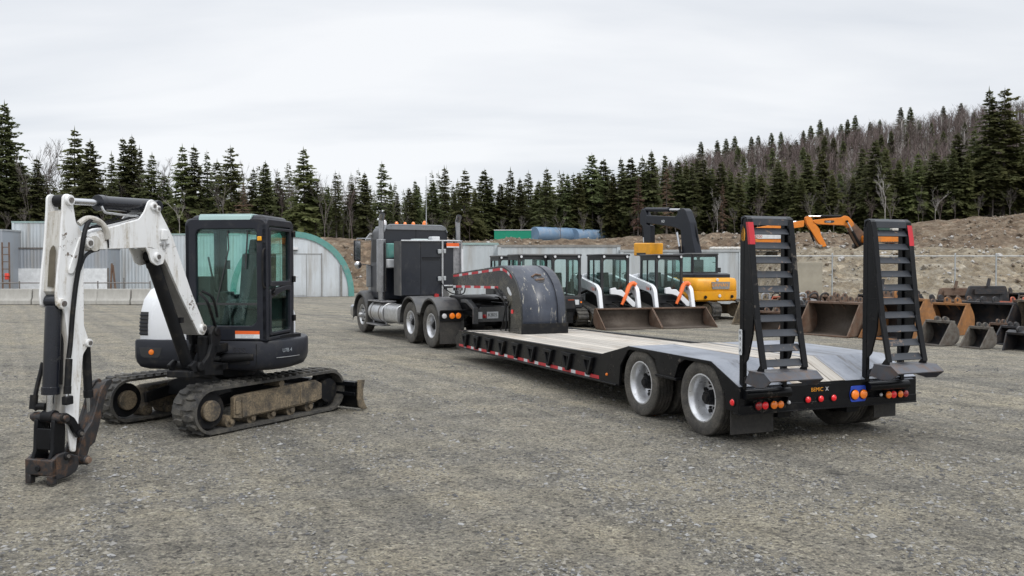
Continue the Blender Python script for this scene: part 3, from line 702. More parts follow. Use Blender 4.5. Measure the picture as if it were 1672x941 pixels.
b = MB(); b.tube([P_(131, 1.02)+V((0, .11, 0)), P_(127, 1.03)+V((0, .0, 0)), P_(128, 1.02)+V((0, -.12, 0))], .018, 6); b.tube([P_(136, 1.0)+V((0, .05, 0)), P_(135, 1.01)+V((0, -.14, 0))], .03, 6); b.build('rusty_edge', M_rust, hh)
# ------------------------------------------------------------------ mini excavator
HF = frame(-3.65, 11.0, RAD(-98)); TF = frame(-3.815, 11.325, RAD(59)); BF = frame(-3.69, 10.0, atan2(-.963, -.268))
ex = thing('mini_excavator', 'white and charcoal mini excavator with glazed cab and bent white boom on rubber tracks', 'excavator', frame(-3.65, 11.0, RAD(-98)))
RI = HF.inverted(); Hm = None; Tm = RI @ TF; Bm = RI @ BF
def pl(u, v, off=0):
    r = ray(u, v); n = V((.9634, -.2681, 0)).normalized(); p0 = V((-3.69, 10.0, 0)) + n*off
    k = (p0-CAMP).dot(n)/r.dot(n); p = CAMP + r*k; q = BF.inverted() @ p
    return (q.x, q.z)
def PL(pts, off): return [pl(u, v, off) for u, v in pts]
def P3(u, v, y=0):
    a = pl(u, v, y); return V((a[0], y, a[1]))
# tracks
Rb, XH = .285, .985
def stad(r, n=14, x0=-XH, x1=XH, zc=.29):
    return [(x1+r*sin(pi*k/n), zc+r*cos(pi*k/n)) for k in range(n+1)] + [(x0-r*sin(pi*k/n), zc-r*cos(pi*k/n)) for k in range(n+1)]
for sy in (-1, 1):
    yc = sy*.78; b = MB(Tm)
    b.ring(stad(Rb-.012), stad(Rb-.045), yc-.2, yc+.2)
    per = 2*2*XH + 2*pi*Rb; pitch = per/46
    def at_s(s):
        s %= per
        if s < 2*XH: return V((-XH+s, 0, .29+Rb)), V((0, 0, 1)), V((1, 0, 0))
        s -= 2*XH
        if s < pi*Rb: a = s/Rb; return V((XH+Rb*sin(a), 0, .29+Rb*cos(a))), V((sin(a), 0, cos(a))), V((cos(a), 0, -sin(a)))
        s -= pi*Rb
        if s < 2*XH: return V((XH-s, 0, .29-Rb)), V((0, 0, -1)), V((-1, 0, 0))
        s -= 2*XH; a = s/Rb; return V((-XH-Rb*sin(a), 0, .29-Rb*cos(a))), V((-sin(a), 0, -cos(a))), V((-cos(a), 0, sin(a)))
    for k in range(46):
        for h in (-1, 1):
            s0 = k*pitch+(0 if h < 0 else pitch*.5); vs = []
            for (dz_, sc_) in ((-.014, 1.0), (.015, .74)):
                for (ds, yy) in ((-.045, .015), (.030, .015), (.050, .10), (.020, .176), (-.028, .176), (-.048, .10)):
                    p, nn, tt = at_s(s0+ds*sc_); q = p+nn*dz_; q.y = yc+h*(.10+(yy-.10)*(1 if dz_ < 0 else .9)); vs.append(q)
            b.add(vs, [(5,4,3,2,1,0), (6,7,8,9,10,11)]+[(i, (i+1) % 6, 6+(i+1) % 6, 6+i) for i in range(6)])
    tk = b.build('rubber_track', M_track, ex, ang=35)
    o_ = sy  # outer side
    b = MB(Tm); ya, yb = sorted((yc-.1, yc+sy*.165))
    b.prism([(-.66, .40), (-.60, .425), (.55, .455), (.72, .46), (.84, .40), (.84, .20), (.70, .165), (-.55, .135), (-.66, .16)], ya, yb)
    y0, y1 = sorted((yc+sy*.165, yc+sy*.18)); b.prism([(-.54, .40), (.72, .44), (.74, .19), (-.54, .15)], y0, y1); b.box(-.64, -.56, y0, y1-.0, .2, .36)
    b.box(.42, .44, *sorted((yc+sy*.18, yc+sy*.192)), .2, .40)
    b.build('track_frame', M_mud, ex, bev=.012)
    b = MB(Tm)
    y0, y1 = yc-.14, yc+.14
    b.cyl((-XH, y0+.02, .29), (-XH, y1-.02, .29), .215, .215, 28); idl = b.build('idler', M_blackm, ex, bev=.008); b = MB(Tm); b.cyl((-XH, yc-.175, .29), (-XH, yc+.175, .29), .125, .12, 24); b.build('hub', M_mud, idl, bev=.01)
    b = MB(Tm); pts = []
    for k in range(40): r = .235 if (k % 4) in (0, 1) else .20; a = 2*pi*k/40; pts.append((XH+r*cos(a), .29+r*sin(a)))
    b.prism(pts, yc-.04, yc+.04); b.cyl((XH, yc-.15, .29), (XH, yc+.15, .29), .16, .15, 24); b.build('sprocket', M_blackm, ex)
    for k in range(5):
        b = MB(Tm); x = -.68+.33*k; b.cyl((x, yc-.12, .115), (x, yc+.12, .115), .075, .075, 18); b.cyl((x, yc-.16, .115), (x, yc+.16, .115), .03, .03, 12); b.build('roller', M_mud, ex)
    b = MB(Tm); b.cyl((.12, yc-.16, .485), (.12, yc+.17, .485), .045, .045, 18); b.build('roller', M_mud, ex)
# undercarriage, blade
b = MB(Tm)
b.loft([[(-.45, -.62, .30), (.45, -.62, .30), (.40, -.62, .46), (-.40, -.62, .46)], [(-.38, -.25, .30), (.38, -.25, .30), (.36, -.25, .60), (-.36, -.25, .60)],
        [(-.38, .25, .30), (.38, .25, .30), (.36, .25, .60), (-.36, .25, .60)], [(-.45, .62, .30), (.45, .62, .30), (.40, .62, .46), (-.40, .62, .46)]])
b.cyl((0, 0, .55), (0, 0, .70), .42, .40, 32); b.cyl((0, 0, .68), (0, 0, .76), .50, .50, 40)
b.bar((-.30, -.60, .36), (-.78, -.58, .30), .05, .14); b.bar((-.30, .60, .36), (-.78, .58, .30), .05, .14)
b.build('undercarriage', M_blackm, ex, bev=.015)
b = MB(Tm); b.bar((.3, -.42, .34), (1.28, -.42, .22), .09, .13); b.bar((.3, .42, .34), (1.28, .42, .22), .09, .13); b.bar((1.22, -.5, .22), (1.22, .5, .22), .12, .12); b.build('blade_arm', M_blackm, ex, bev=.01)
prof = [(1.30, .39), (1.335, .38), (1.29, .27), (1.285, .17), (1.32, .08), (1.375, .012), (1.34, .012), (1.28, .08), (1.25, .17), (1.255, .28)]
b = MB(Tm); b.prism(prof, -1.22, .99); b.bar((1.235, -1.2, .36), (1.235, .97, .36), .05, .06); b.bar((1.225, -1.2, .22), (1.225, .97, .22), .03, .05)
bl = b.build('dozer_blade', M_black, ex, bev=.006)
for y in (-1.245, .99): b = MB(Tm); b.prism([(1.24, .42), (1.375, .41), (1.34, .28), (1.335, .17), (1.37, .08), (1.43, .0), (1.33, .0), (1.25, .05), (1.225, .17)], y, y+.024); b.build('blade_end', M_mud, bl, bev=.004)
# house
plan = [(.60, -.90), (.60, .72), (.50, .84)] + [(1.0*cos(RAD(a)), 1.0*sin(RAD(a))) for a in range(64, 297, 8)] + [(.52, -.965)]
def inset(p, k): return [(x*k, y*k) for x, y in p]
b = MB()
L = [[(x*k, y*k, z) for x, y in plan] for k, z in ((.86, .715), (.95, .745), (.985, .80), (1, .86), (1, 1.055), (.985, 1.08), (.9, 1.083))]
b.loft(L); hs_ = b.build('house_skirt', M_char, ex, ang=50)
b = MB()
b.prism(rrect(.06, .58, .80, .935, .03), .592, .6035, 'yz'); b.build('skirt_recess', M_blackm, hs_)
b = MB(); b.box(.601, .604, -.305, -.295, .80, 1.05); b.box(.601, .604, .655, .663, .78, 1.05); b.build('panel_seam', M_blackm, hs_)
b = MB(); b.prism([(-.86, .985), (-.56, .985), (-.59, .885), (-.62, .862), (-.80, .862), (-.84, .885)], .598, .604, 'yz'); hl = b.build('headlight_recess', M_inter, hs_, bev=.01)
b = MB(); b.lathe([(.035, 0), (.03, .012), (.001, .018)], (.604, -.70, .93), (1, 0, 0), 14); b.build('lens', M_lamb, hl)
b = MB(); b.tube([V((cos(RAD(a))*1.006, sin(RAD(a))*1.006, .875+.002*(64-a)*.1)) for a in range(60, 88, 4)], .004, 6); b.build('scratch', M_alu, hs_)
scr = text_mesh('U7B 4', 'lettering', M_text_g, facing((1.003*cos(RAD(70)), 1.003*sin(RAD(70)), .955), (cos(RAD(70)), sin(RAD(70)), 0)), .065, .0005, hs_)
text_mesh('E5S', 'lettering', M_text_d, facing((.6025, .44, .965), (1, 0, 0)), .09, .001, hs_, 1.3)
# engine hood, right-hand side of the machine
b = MB()
hp = [(.52, -.18), (.56, -.66), (.51, -.90), (.37, -.985)] + [(.99*cos(RAD(a)), .99*sin(RAD(a))) for a in range(290, 246, -8)] + [(-.55, -.25)]
hp = hp[::-1]
cxh, cyh = .05, -.45
L = []
for k, z in ((1, 1.075), (1, 1.24), (.985, 1.42), (.94, 1.57), (.85, 1.685), (.70, 1.765), (.42, 1.805), (.1, 1.815)):
    L.append([(cxh+(x-cxh)*k - (1-k)*.18, cyh+(y-cyh)*k + (1-k)*.12, z) for x, y in hp])
b.loft(L); hood = b.build('engine_hood', M_whiteclean, ex, ang=50)
HK = [(1, 1.075), (1, 1.24), (.985, 1.42), (.94, 1.57)]
def hood_k(z):
    for (k0, z0), (k1, z1) in zip(HK, HK[1:]):
        if z <= z1: return k0+(k1-k0)*(z-z0)/(z1-z0)
def hood_p(x, y, z, e=1.0):
    k = hood_k(z); return V((cxh+(x-cxh)*k*e-(1-k)*.18, cyh+(y-cyh)*k*e+(1-k)*.12, z))
gpl = [(.535, -.78), (.51, -.90), (.44, -.943), (.37, -.985), (.28, -.98)]
b = MB(); zs = [1.13, 1.22, 1.32, 1.42]
b.add([hood_p(x, y, z, 1.006) for z in zs for x, y in gpl], [(5*j+i, 5*j+i+1, 5*j+i+6, 5*j+i+5) for j in range(3) for i in range(4)]); vg = b.build('vent_grille', M_inter, hood, fix=False)
for k in range(6):
    b = MB(); z = 1.15+.046*k; b.tube([hood_p(x, y, z, 1.012) for x, y in gpl[:5-k//3]], .008, 6); b.build('slat', M_char, vg)
# counterweight tail between cab and hood, floor
b = MB(); b.prism([(.5, -.2), (.5, .74), (-.2, .9), (-.75, .5), (-.75, -.3)], 1.075, 1.12, 'xy'); b.build('floor_plate', M_blackm, ex)
b = MB()
tp = [(-.22, -.2), (-.22, .74)] + [(.84*cos(RAD(a)), .84*sin(RAD(a))) for a in range(112, 230, 10)] 
b.loft([[(x*k, y*k, z) for x, y in tp] for k, z in ((1, 1.07), (1, 1.35), (.95, 1.5), (.8, 1.56))]); b.build('tail_cover', M_whiteclean, ex, ang=50)
# cab: y -.245..+.80, x -.22..+.60, z 1.08..2.61
CY0, CY1, CX0, CX1, CZ0, CZ1 = -.245, .80, -.22, .60, 1.085, 2.60
b = MB()
fo = rrect(CY0, CY1, CZ0, CZ1-.04, [.01, .01, .10, .10], 6); fi = rrect(CY0+.13, CY1-.135, 1.265, 2.435, [.03, .10, .05, .08], 6)
b.ring(fo, fi, CX1-.07, CX1, 'yz')
# left side (door side in the picture): frame with door opening
so = rrect(CX0, CX1, CZ0, CZ1-.04, [.12, .01, .08, .10], 6); si = rrect(CX0+.085, CX1-.05, CZ0+.045, CZ1-.13, [.05, .03, .05, .05], 6)
b.ring(so, si, CY1-.07, CY1+.0015, 'xz')
b.ring(so, rrect(CX0+.10, CX1-.10, 1.50, CZ1-.16, .07, 6), CY0, CY0+.06, 'xz')
b.ring(rrect(CY0, CY1, CZ0, CZ1-.04, [.01, .01, .1, .1], 6), rrect(CY0+.14, CY1-.14, 1.62, CZ1-.17, .08, 6), CX0, CX0+.05, 'yz')
cab = b.build('cab', M_char, ex, bev=.014, seg=3)
b = MB(); b.box(CX0+.02, CX1-.015, CY0+.015, CY1-.015, CZ1-.10, CZ1-.035)
b.loft([[(CX0+.03, CY0+.05, CZ1-.045), (CX1-.02, CY0+.05, CZ1-.045), (CX1-.02, CY1-.05, CZ1-.045), (CX0+.03, CY1-.05, CZ1-.045)], [(CX0+.06, CY0+.09, CZ1+.005), (CX1-.08, CY0+.09, CZ1+.01), (CX1-.08, CY1-.09, CZ1+.01), (CX0+.06, CY1-.09, CZ1+.005)]])
b.build('roof', M_char, cab, bev=.03, seg=3)
M_hatch = mat('pale_teal_roof_panel', (.30, .42, .41), .3, var=.05)
b = MB(); b.box(CX0+.1, CX1-.03, CY0+.17, CY1-.2, CZ1-.03, CZ1+.018); b.prism([(CX1-.02, CZ1-.062), (CX1+.004, CZ1-.062), (CX1-.018, CZ1+.0), (CX1-.05, CZ1+.01)], CY0+.17, CY1-.2); b.build('roof_hatch', M_hatch, cab, bev=.012)
b = MB(); b.box(CX1-.05, CX1-.038, CY0+.12, CY1-.125, 1.255, 2.445); b.build('windscreen', M_glass, cab)
b = MB(); b.box(CX1-.055, CX1-.02, CY0+.12, CY1-.125, 1.515, 1.54); b.build('window_bar', M_inter, cab)
b = MB(); b.box(CX0+.02, CX0+.03, CY0+.12, CY1-.12, 1.6, CZ1-.16); b.build('rear_window', M_glass, cab)
b = MB(); b.box(CX0+.09, CX1-.09, CY0+.02, CY0+.03, 1.48, CZ1-.15); b.build('side_window', M_glass, cab)
b = MB(); b.box(CX0+.03, CX1-.03, CY0+.03, CY1-.06, CZ0+.0, CZ0+.06); b.box(CX1-.045, CX1-.02, CY0+.02, CY1-.02, CZ0+.02, 1.25); b.build('cab_floor', M_inter, cab)
# door
b = MB(); do = rrect(CX0+.10, CX1-.065, CZ0+.06, CZ1-.145, [.06, .03, .05, .05], 6)
up_ = rrect(CX0+.145, CX1-.10, 1.80, CZ1-.18, [.03, .03, .04, .04], 6)
def split_ring(lo, hi, inner):
    return rrect(CX0+.10, CX1-.065, lo, hi, [.02]*4, 6), inner
o1, i1 = split_ring(1.74, CZ1-.145, up_); b.ring(o1, i1, CY1-.05, CY1+.012)
lw = fillet([(CX0+.145, 1.18), (CX1-.105, 1.18), (CX1-.105, 1.60), (CX0+.30, 1.685), (CX0+.145, 1.685)], .04, 4)
oo = fillet([(CX0+.10, CZ0+.06), (CX1-.065, CZ0+.06), (CX1-.065, 1.70), (CX0+.30, 1.742), (CX0+.10, 1.742)], .02, 4)
b.ring(oo, lw, CY1-.05, CY1+.012)
door = b.build('door', M_char, cab, bev=.008)
b = MB(); b.box(CX0+.14, CX1-.095, CY1-.03, CY1-.02, 1.79, CZ1-.17); b.build('window', M_glassd, door)
b = MB(); b.box(CX0+.14, CX1-.10, CY1-.03, CY1-.02, 1.17, 1.69); b.build('window', M_glassd, door)
b = MB(); b.prism(fillet([(CX1-.20, 1.64), (CX1-.10, 1.63), (CX1-.10, 1.72), (CX1-.20, 1.73)], .03), CY1+.005, CY1+.022); b.tube([(CX1-.19, CY1+.02, 1.70), (CX1-.15, CY1+.04, 1.69), (CX1-.12, CY1+.03, 1.66)], .012); b.build('handle', M_black, door)
for z in (1.28, 1.78, 2.36):
    b = MB(); b.box(CX0+.0, CX0+.07, CY1+.0, CY1+.03, z, z+.08); b.build('hinge', M_black, door, bev=.006)
b = MB(); b.box(CX1, CX1+.002, .39, .70, 1.115, 1.165); s1 = b.build('sticker', M_stick_w, cab); b = MB(); b.box(CX1+.0008, CX1+.003, .39, .70, 1.165, 1.205); b.build('sticker_band', M_stick_or, s1)
text_mesh('WARNING', 'lettering', M_text_g, facing((CX1+.0025, .545, 1.152), (1, 0, 0)), .022, .0004, s1, 1.6); text_mesh('KEEP CLEAR', 'lettering', M_text_g, facing((CX1+.0025, .545, 1.13), (1, 0, 0)), .018, .0004, s1, 1.6)
b = MB(); b.box(CX1, CX1+.022, CY1-.115, CY1-.06, 2.29, 2.345); b.build('corner_lamp', M_yellow, cab, bev=.008)
b = MB(); b.tube([(CX1-.02, CY1-.02, 2.20), (CX1+.03, CY1-.035, 2.17), (CX1+.035, CY1-.04, 2.0), (CX1+.03, CY1-.04, 1.78), (CX1-.005, CY1-.02, 1.72)], .012, 8, 4); b.build('grab_rail', M_blackm, cab)
# interior
b = MB(); b.prism(fillet([(-.1, 1.45), (.32, 1.45), (.34, 1.56), (-.02, 1.58), (-.12, 2.15), (-.20, 2.15), (-.18, 1.5)], .04), .14, .58); b.prism(fillet([(-.13, 2.12), (-.20, 2.32), (-.14, 2.34), (-.07, 2.16)], .03), .24, .48); b.box(-.1, .25, .2, .52, 1.12, 1.45); b.build('seat', M_seat, cab, bev=.03)
b = MB()
for y in (.02, .66): b.box(-.05, .36, y-.05, y+.05, 1.14, 1.66); b.tube([(.30, y, 1.66), (.34, y, 1.80), (.32, y, 1.88)], [.02, .018, .03], 8)
b.tube([(.42, .25, 1.14), (.46, .25, 1.6), (.44, .25, 1.66)], .014); b.tube([(.42, .42, 1.14), (.46, .42, 1.6), (.44, .42, 1.66)], .014)
b.box(.34, .46, -.16, .0, 1.14, 1.86); b.build('control_console', M_inter, cab, bev=.01)
b = MB(); b.tube([(CX1-.03, .14, 1.54), (CX1-.032, .30, 2.2), (CX1-.03, .29, 2.42)], .008, 6); b.tube([(CX1-.02, .55, 2.42), (CX1-.02, .52, 1.95)], .01, 6); b.build('wiper', M_inter, cab)
b = MB(); b.box(.1, .13, .02, .09, 1.95, 2.06); b.tube([(.3, .1, 1.55), (.34, -.02, 1.8), (.4, -.05, 2.1)], .012); b.build('display_screen', M_inter, cab)
# swing bracket and swing ram
b = MB(Bm)
zb = pl(322, 585)[1]
b.cyl((-.16, 0, .72), (-.16, 0, 1.16), .085, .085, 20); b.box(-.40, -.12, -.16, .16, .74, .82); b.box(-.40, -.12, -.16, .16, .96, 1.06)
b.build('swing_post', M_blackm, ex, bev=.01)
b = MB(Bm)
pts = PL([(331, 532), (340, 536), (343, 550), (337, 572), (330, 590), (346, 592), (346, 612), (299, 614), (291, 597), (300, 588), (312, 594), (322, 580), (327, 562), (325, 545)], .0)
for y in (-.16, .115): b.prism(pts, y, y+.045)
b.box(pts[8][0]-.28, pts[8][0]+.0, -.16, .16, .72, .80)
b.cyl((P3(306, 598).x, -.19, P3(306, 598).z), (P3(306, 598).x, .19, P3(306, 598).z), .055)
fp = P3(335, 541); b.cyl((fp.x, -.18, fp.z), (fp.x, .18, fp.z), .05)
b.build('swing_bracket', M_blackm, ex, bev=.012)
b = MB(); b.cyl((.64, -.02, .865), (.60, .42, .88), .032, .032, 16); sr = b.build('swing_ram', M_alu, ex); b = MB(); b.cyl((.615, .22, .872), (.57, .62, .89), .055, .05, 18); b.build('barrel', M_blackm, sr)
# boom
bo = PL([(138, 398), (139.6, 390), (142.5, 384), (173, 373.7), (226.7, 358.4), (236, 345), (242, 328.7), (247.8, 325.5), (256.4, 331.5), (263, 349), (270.7, 364), (282, 387), (313, 478), (331, 523), (337, 540), (333, 548), (325, 546), (293.7, 480), (274, 433), (266, 417), (257, 409), (247.8, 404.3), (177, 407), (142, 408)], .11)
bm_ = MB(Bm)
# the ear plates at the top are separate side plates; body below them
body = [p for i, p in enumerate(bo) if i not in (5, 6, 7, 8)]
bm_.prism(fillet(body, .03, 2), -.095, .095)
boom = bm_.build('boom', M_white, ex, bev=.008)
b = MB(Bm)
for y0, y1 in ((.095, .112), (-.112, -.095)): b.prism(fillet(bo, .025, 2), y0, y1)
b.build('side_plate', M_white, boom, bev=.005)
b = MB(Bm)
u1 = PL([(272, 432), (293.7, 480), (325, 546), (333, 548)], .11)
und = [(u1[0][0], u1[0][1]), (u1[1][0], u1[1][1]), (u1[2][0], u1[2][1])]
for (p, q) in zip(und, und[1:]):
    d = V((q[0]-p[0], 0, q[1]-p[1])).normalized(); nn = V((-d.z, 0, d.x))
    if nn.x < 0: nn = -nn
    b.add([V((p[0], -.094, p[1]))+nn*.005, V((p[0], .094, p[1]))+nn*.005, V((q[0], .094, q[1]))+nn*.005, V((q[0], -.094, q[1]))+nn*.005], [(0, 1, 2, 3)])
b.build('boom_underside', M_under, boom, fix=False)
def boss(M, u, v, y, r, m, par, ln=.03, inner=True):
    p = P3(u, v, y); b = MB(M); s = 1 if y > 0 else -1
    b.cyl((p.x, y, p.z), (p.x, y+s*ln, p.z), r, r*.96, 24); o = b.build('pin_boss', m, par, bev=.003)
    if inner: b = MB(M); b.cyl((p.x, y+s*ln, p.z), (p.x, y+s*(ln+.012), p.z), r*.52, r*.5, 16); b.build('pin', M_pin, o)
cl = PL([(238, 404), (258, 408), (269, 421), (266, 431), (256, 434), (247, 428), (243, 415)], .11)
b = MB(Bm)
for y0, y1 in ((.094, .114), (-.114, -.094)): b.prism(fillet(cl, .02, 3), y0, y1)
b.build('lift_clevis', M_white, boom, bev=.005)
boss(Bm, 255.4, 419.6, .114, .048, M_white, boom); boss(Bm, 248.5, 337, .112, .04, M_white, boom); boss(Bm, 256, 341.5, .112, .036, M_white, boom)
boss(Bm, 330, 536, .112, .05, M_white, boom)
rp = PL([(140, 389), (172, 378), (176, 407), (141, 408)], .11); b = MB(Bm); b.prism(fillet(rp, .02), .112, .120); b.build('reinforcing_plate', M_white, boom, bev=.003)
p = pl(266, 384, .112); b = MB(Bm); b.box(p[0]-.045, p[0]+.05, .112, .15, p[1]-.055, p[1]+.06); b.build('work_lamp_box', M_white, boom, bev=.01)
p = pl(267, 399, .112); b = MB(Bm); b.box(p[0]-.075, p[0]+.065, .112, .13, p[1]-.01, p[1]+.008); b.cyl((p[0], .12, p[1]+.02), (p[0], .12, p[1]-.05), .02); b.build('lamp_bracket', M_alu, boom)
# generic hydraulic cylinder, lying in the boom plane
def ram(M, p0, p1, r, frac, rodr, par, name='hydraulic_cylinder', mb=None, eye=True):
    p0, p1 = V(p0), V(p1); d = p1-p0; q = p0+d*frac
    b = MB(M); b.cyl(p0+d.normalized()*r*.6, q, r, r, 24); b.cyl(q-d.normalized()*.06, q+d.normalized()*.012, r*1.13, r*1.1, 24)
    if eye: b.cyl(p0+V((0, -r*.9, 0)), p0+V((0, r*.9, 0)), r*.85, r*.85, 20)
    o = b.build(name, mb or M_ram, par, bev=.003)
    b = MB(M); b.cyl(q, p1-d.normalized()*r*.3, rodr, rodr, 18); rd = b.build('rod', M_chrome, o)
    if eye: b = MB(M); b.cyl(p1+V((0, -r*.85, 0)), p1+V((0, r*.85, 0)), r*.8, r*.8, 20); b.build('rod_eye', M_blackm, o)
    return o
ram(Bm, P3(307, 599), P3(246, 419), .068, .96, .04, ex, mb=M_blackm)
b = MB(Bm); q = P3(287, 523, .0); b.box(q.x-.03, q.x+.03, .0, .085, q.z-.03, q.z+.03); b.build('hose_port', M_blackm, ex)
ram(Bm, P3(252, 337), P3(101, 328), .072, .64, .033, ex)
b = MB(Bm); a_, c_ = P3(164, 340, .05), P3(232, 352, .05); b.tube([P3(166, 337, .06), P3(172, 347, .08), P3(185, 349, .08), P3(215, 353, .07), P3(238, 352, .05)], .012, 8, 4); b.build('steel_pipe', M_alu, ex)
# stick
so_ = PL([(103, 322), (106, 317.5), (112, 316.5), (118.6, 321), (120.5, 338), (124.3, 363), (133, 377), (139, 386), (139.5, 412), (137.5, 425), (137, 460), (137.4, 532), (144.6, 553), (145.5, 563), (136, 579), (131, 640), (128.4, 691), (124, 738), (116, 738), (109.5, 691), (108.5, 673), (112, 600), (113, 560), (107, 515), (103, 503), (93, 500), (91.5, 484), (95, 440), (98.5, 407), (102.3, 344)], .10)
b = MB(Bm)
for y0, y1 in ((.078, .10), (-.10, -.078)): b.prism(fillet(so_, .02, 2), y0, y1)
stick = b.build('stick', M_white, ex, bev=.006)
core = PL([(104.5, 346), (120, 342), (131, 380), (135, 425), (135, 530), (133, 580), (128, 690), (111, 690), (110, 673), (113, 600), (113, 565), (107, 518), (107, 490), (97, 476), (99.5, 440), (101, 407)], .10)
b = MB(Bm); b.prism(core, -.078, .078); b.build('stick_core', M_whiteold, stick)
# slot on the outer face of the stick
def fpt(v, k): # point on the front face: left/right fraction at image row v
    pass
sl0, sl1 = pl(99.4, 401, .0), pl(95.0, 468, .0)
b = MB(Bm); zt, zl = sl0[1], sl1[1]
x_at = lambda z: core_x(z)
def core_x(z):
    A, B = pl(104.5, 346, .10), pl(97, 476, .10); return A[0]+(B[0]-A[0])*(z-A[1])/(B[1]-A[1])
pts = [( -.028, zl), (.045, zl), (.045, zt-.05), (.03, zt-.012), (.01, zt), (-.01, zt-.02), (-.026, zt-.06)]
M_slot = mat('slot_inside', (.10, .085, .06), .8, var=.3)
b.add([(core_x(z)+.012, y, z) for y, z in pts], [list(range(len(pts)))]); b.build('slot', M_slot, stick, fix=False)
boss(Bm, 112, 327, .10, .05, M_white, stick); boss(Bm, 99.5, 496, .10, .052, M_white, stick, .035); boss(Bm, 143, 560, .10, .04, M_white, stick)
boss(Bm, 143.5, 397, .12, .05, M_white, boom)
pc = P3(137, 398); b = MB(Bm); b.cyl((pc.x, -.14, pc.z), (pc.x, .13, pc.z), .075, .075, 24); b.build('pivot_collar', M_whiteold, stick)
b = MB(Bm); b.prism(fillet(PL([(128, 388), (136, 386), (137, 397), (118, 446), (111, 448), (110, 441)], .10), .02), .10, .118); b.build('gusset', M_white, stick, bev=.004)
# bucket cylinder down the front of the stick
ram(Bm, P3(88, 492), P3(81.5, 680), .072, .80, .036, ex)
# link pins, link, coupler, side link, thumb
b = MB(Bm); q = P3(81, 682); b.cyl((q.x, -.17, q.z), (q.x, .17, q.z), .048, .048, 20); q1 = q.copy(); b.cyl((q.x, -.20, q.z), (q.x, .20, q.z), .032, .032, 16); b.build('link_pin', M_rusty, ex, bev=.006)
b = MB(Bm); lk = PL([(72, 686), (90, 686), (91, 700), (90, 735), (94, 752), (66, 752), (70, 735), (71, 700)], 0); b.prism(lk, -.115, -.075); b.prism(lk, .075, .115); b.prism([(lk[2][0]+.02, lk[2][1]), (lk[7][0], lk[7][1]), (lk[6][0], lk[6][1]), (lk[3][0]+.02, lk[3][1])], -.08, .08); b.build('bucket_link', M_black, ex, bev=.008)
b = MB(Bm); sk = PL([(96, 675), (106, 674), (118, 682), (127, 697), (134, 703), (133, 712), (124, 715), (118, 706), (112, 694), (103, 690), (97, 689)], .13)
for y in (.118, -.16): b = MB(Bm); b.prism(fillet(sk, .012), y, y+.042); b.build('side_link', M_black, ex, bev=.008)
boss(Bm, 102.5, 682, .16, .04, M_blackm, ex, .02); boss(Bm, 130, 708, .16, .036, M_blackm, ex, .02)
cp = PL([(86, 752), (96, 742), (108, 738), (119, 742), (128, 744), (130, 758), (125, 770), (112, 779), (92, 785), (84, 785)], .15)
b = MB(Bm)
for y0, y1 in ((.115, .15), (-.15, -.115)): b.prism(fillet(cp, .015), y0, y1)
x0 = cp[0][0]; b.box(x0-.05, x0+.015, -.15, .15, cp[0][1]-.145, cp[0][1]); b.box(x0-.05, x0+.015, -.15, -.09, .0, cp[0][1]-.14); b.box(x0-.05, x0+.015, .09, .15, .0, cp[0][1]-.14)
zt = cp[0][1]; b.box(x0-.32, x0-.02, -.115, .115, zt-.16, zt-.06)
b.cyl((x0-.22, -.15, zt-.04), (x0-.22, .15, zt-.04), .05); 
b.build('quick_coupler', M_rusty, ex, bev=.010)
b = MB(Bm); b.cyl((x0+.01, .0, zt-.08), (x0+.03, 0, zt-.08), .028, .025, 16); b.build('coupler_bolt', M_blackm, ex, bev=.003)
boss(Bm, 109, 745, .15, .035, M_blackm, ex, .015); q = P3(136, 751, .10)
th_ = PL([(176, 622), (184, 618.5), (187.5, 623), (180, 634), (172, 660), (166, 690), (158, 722), (149, 731), (144, 748), (141, 758), (133, 760), (129, 752), (131, 735), (141, 706), (152, 690), (160, 664), (166, 640)], .10)
b = MB(Bm)
for y0, y1 in ((.05, .085), (-.085, -.05)): b.prism(fillet(th_, .012), y0, y1)
cr_ = PL([(178, 624), (180, 634), (170, 662), (163, 690), (152, 720), (146, 725), (151, 692), (161, 664), (168, 640)], .10); b.prism(cr_, -.05, .05)
b.cyl((q.x, -.15, q.z), (q.x, .15, q.z), .045, .045, 20); b.build('thumb', M_rusty, ex, bev=.008)
b = MB(Bm); b.cyl((q.x, .15, q.z), (q.x, .175, q.z), .035, .03, 18); b.build('thumb_pin', M_rust, ex, bev=.003)
ram(Bm, P3(140, 560, .0), P3(147, 700, .0), .04, .62, .02, ex, mb=M_blackm)
ram(Bm, P3(113, 583, .13), P3(109, 656, .13), .030, .8, .016, ex, mb=M_blackm, eye=False)
b = MB(Bm); q = P3(111, 652, .13); b.box(q.x-.04, q.x+.05, .10, .16, q.z-.05, q.z+.03); b.build('valve_block', M_blackm, ex, bev=.01)
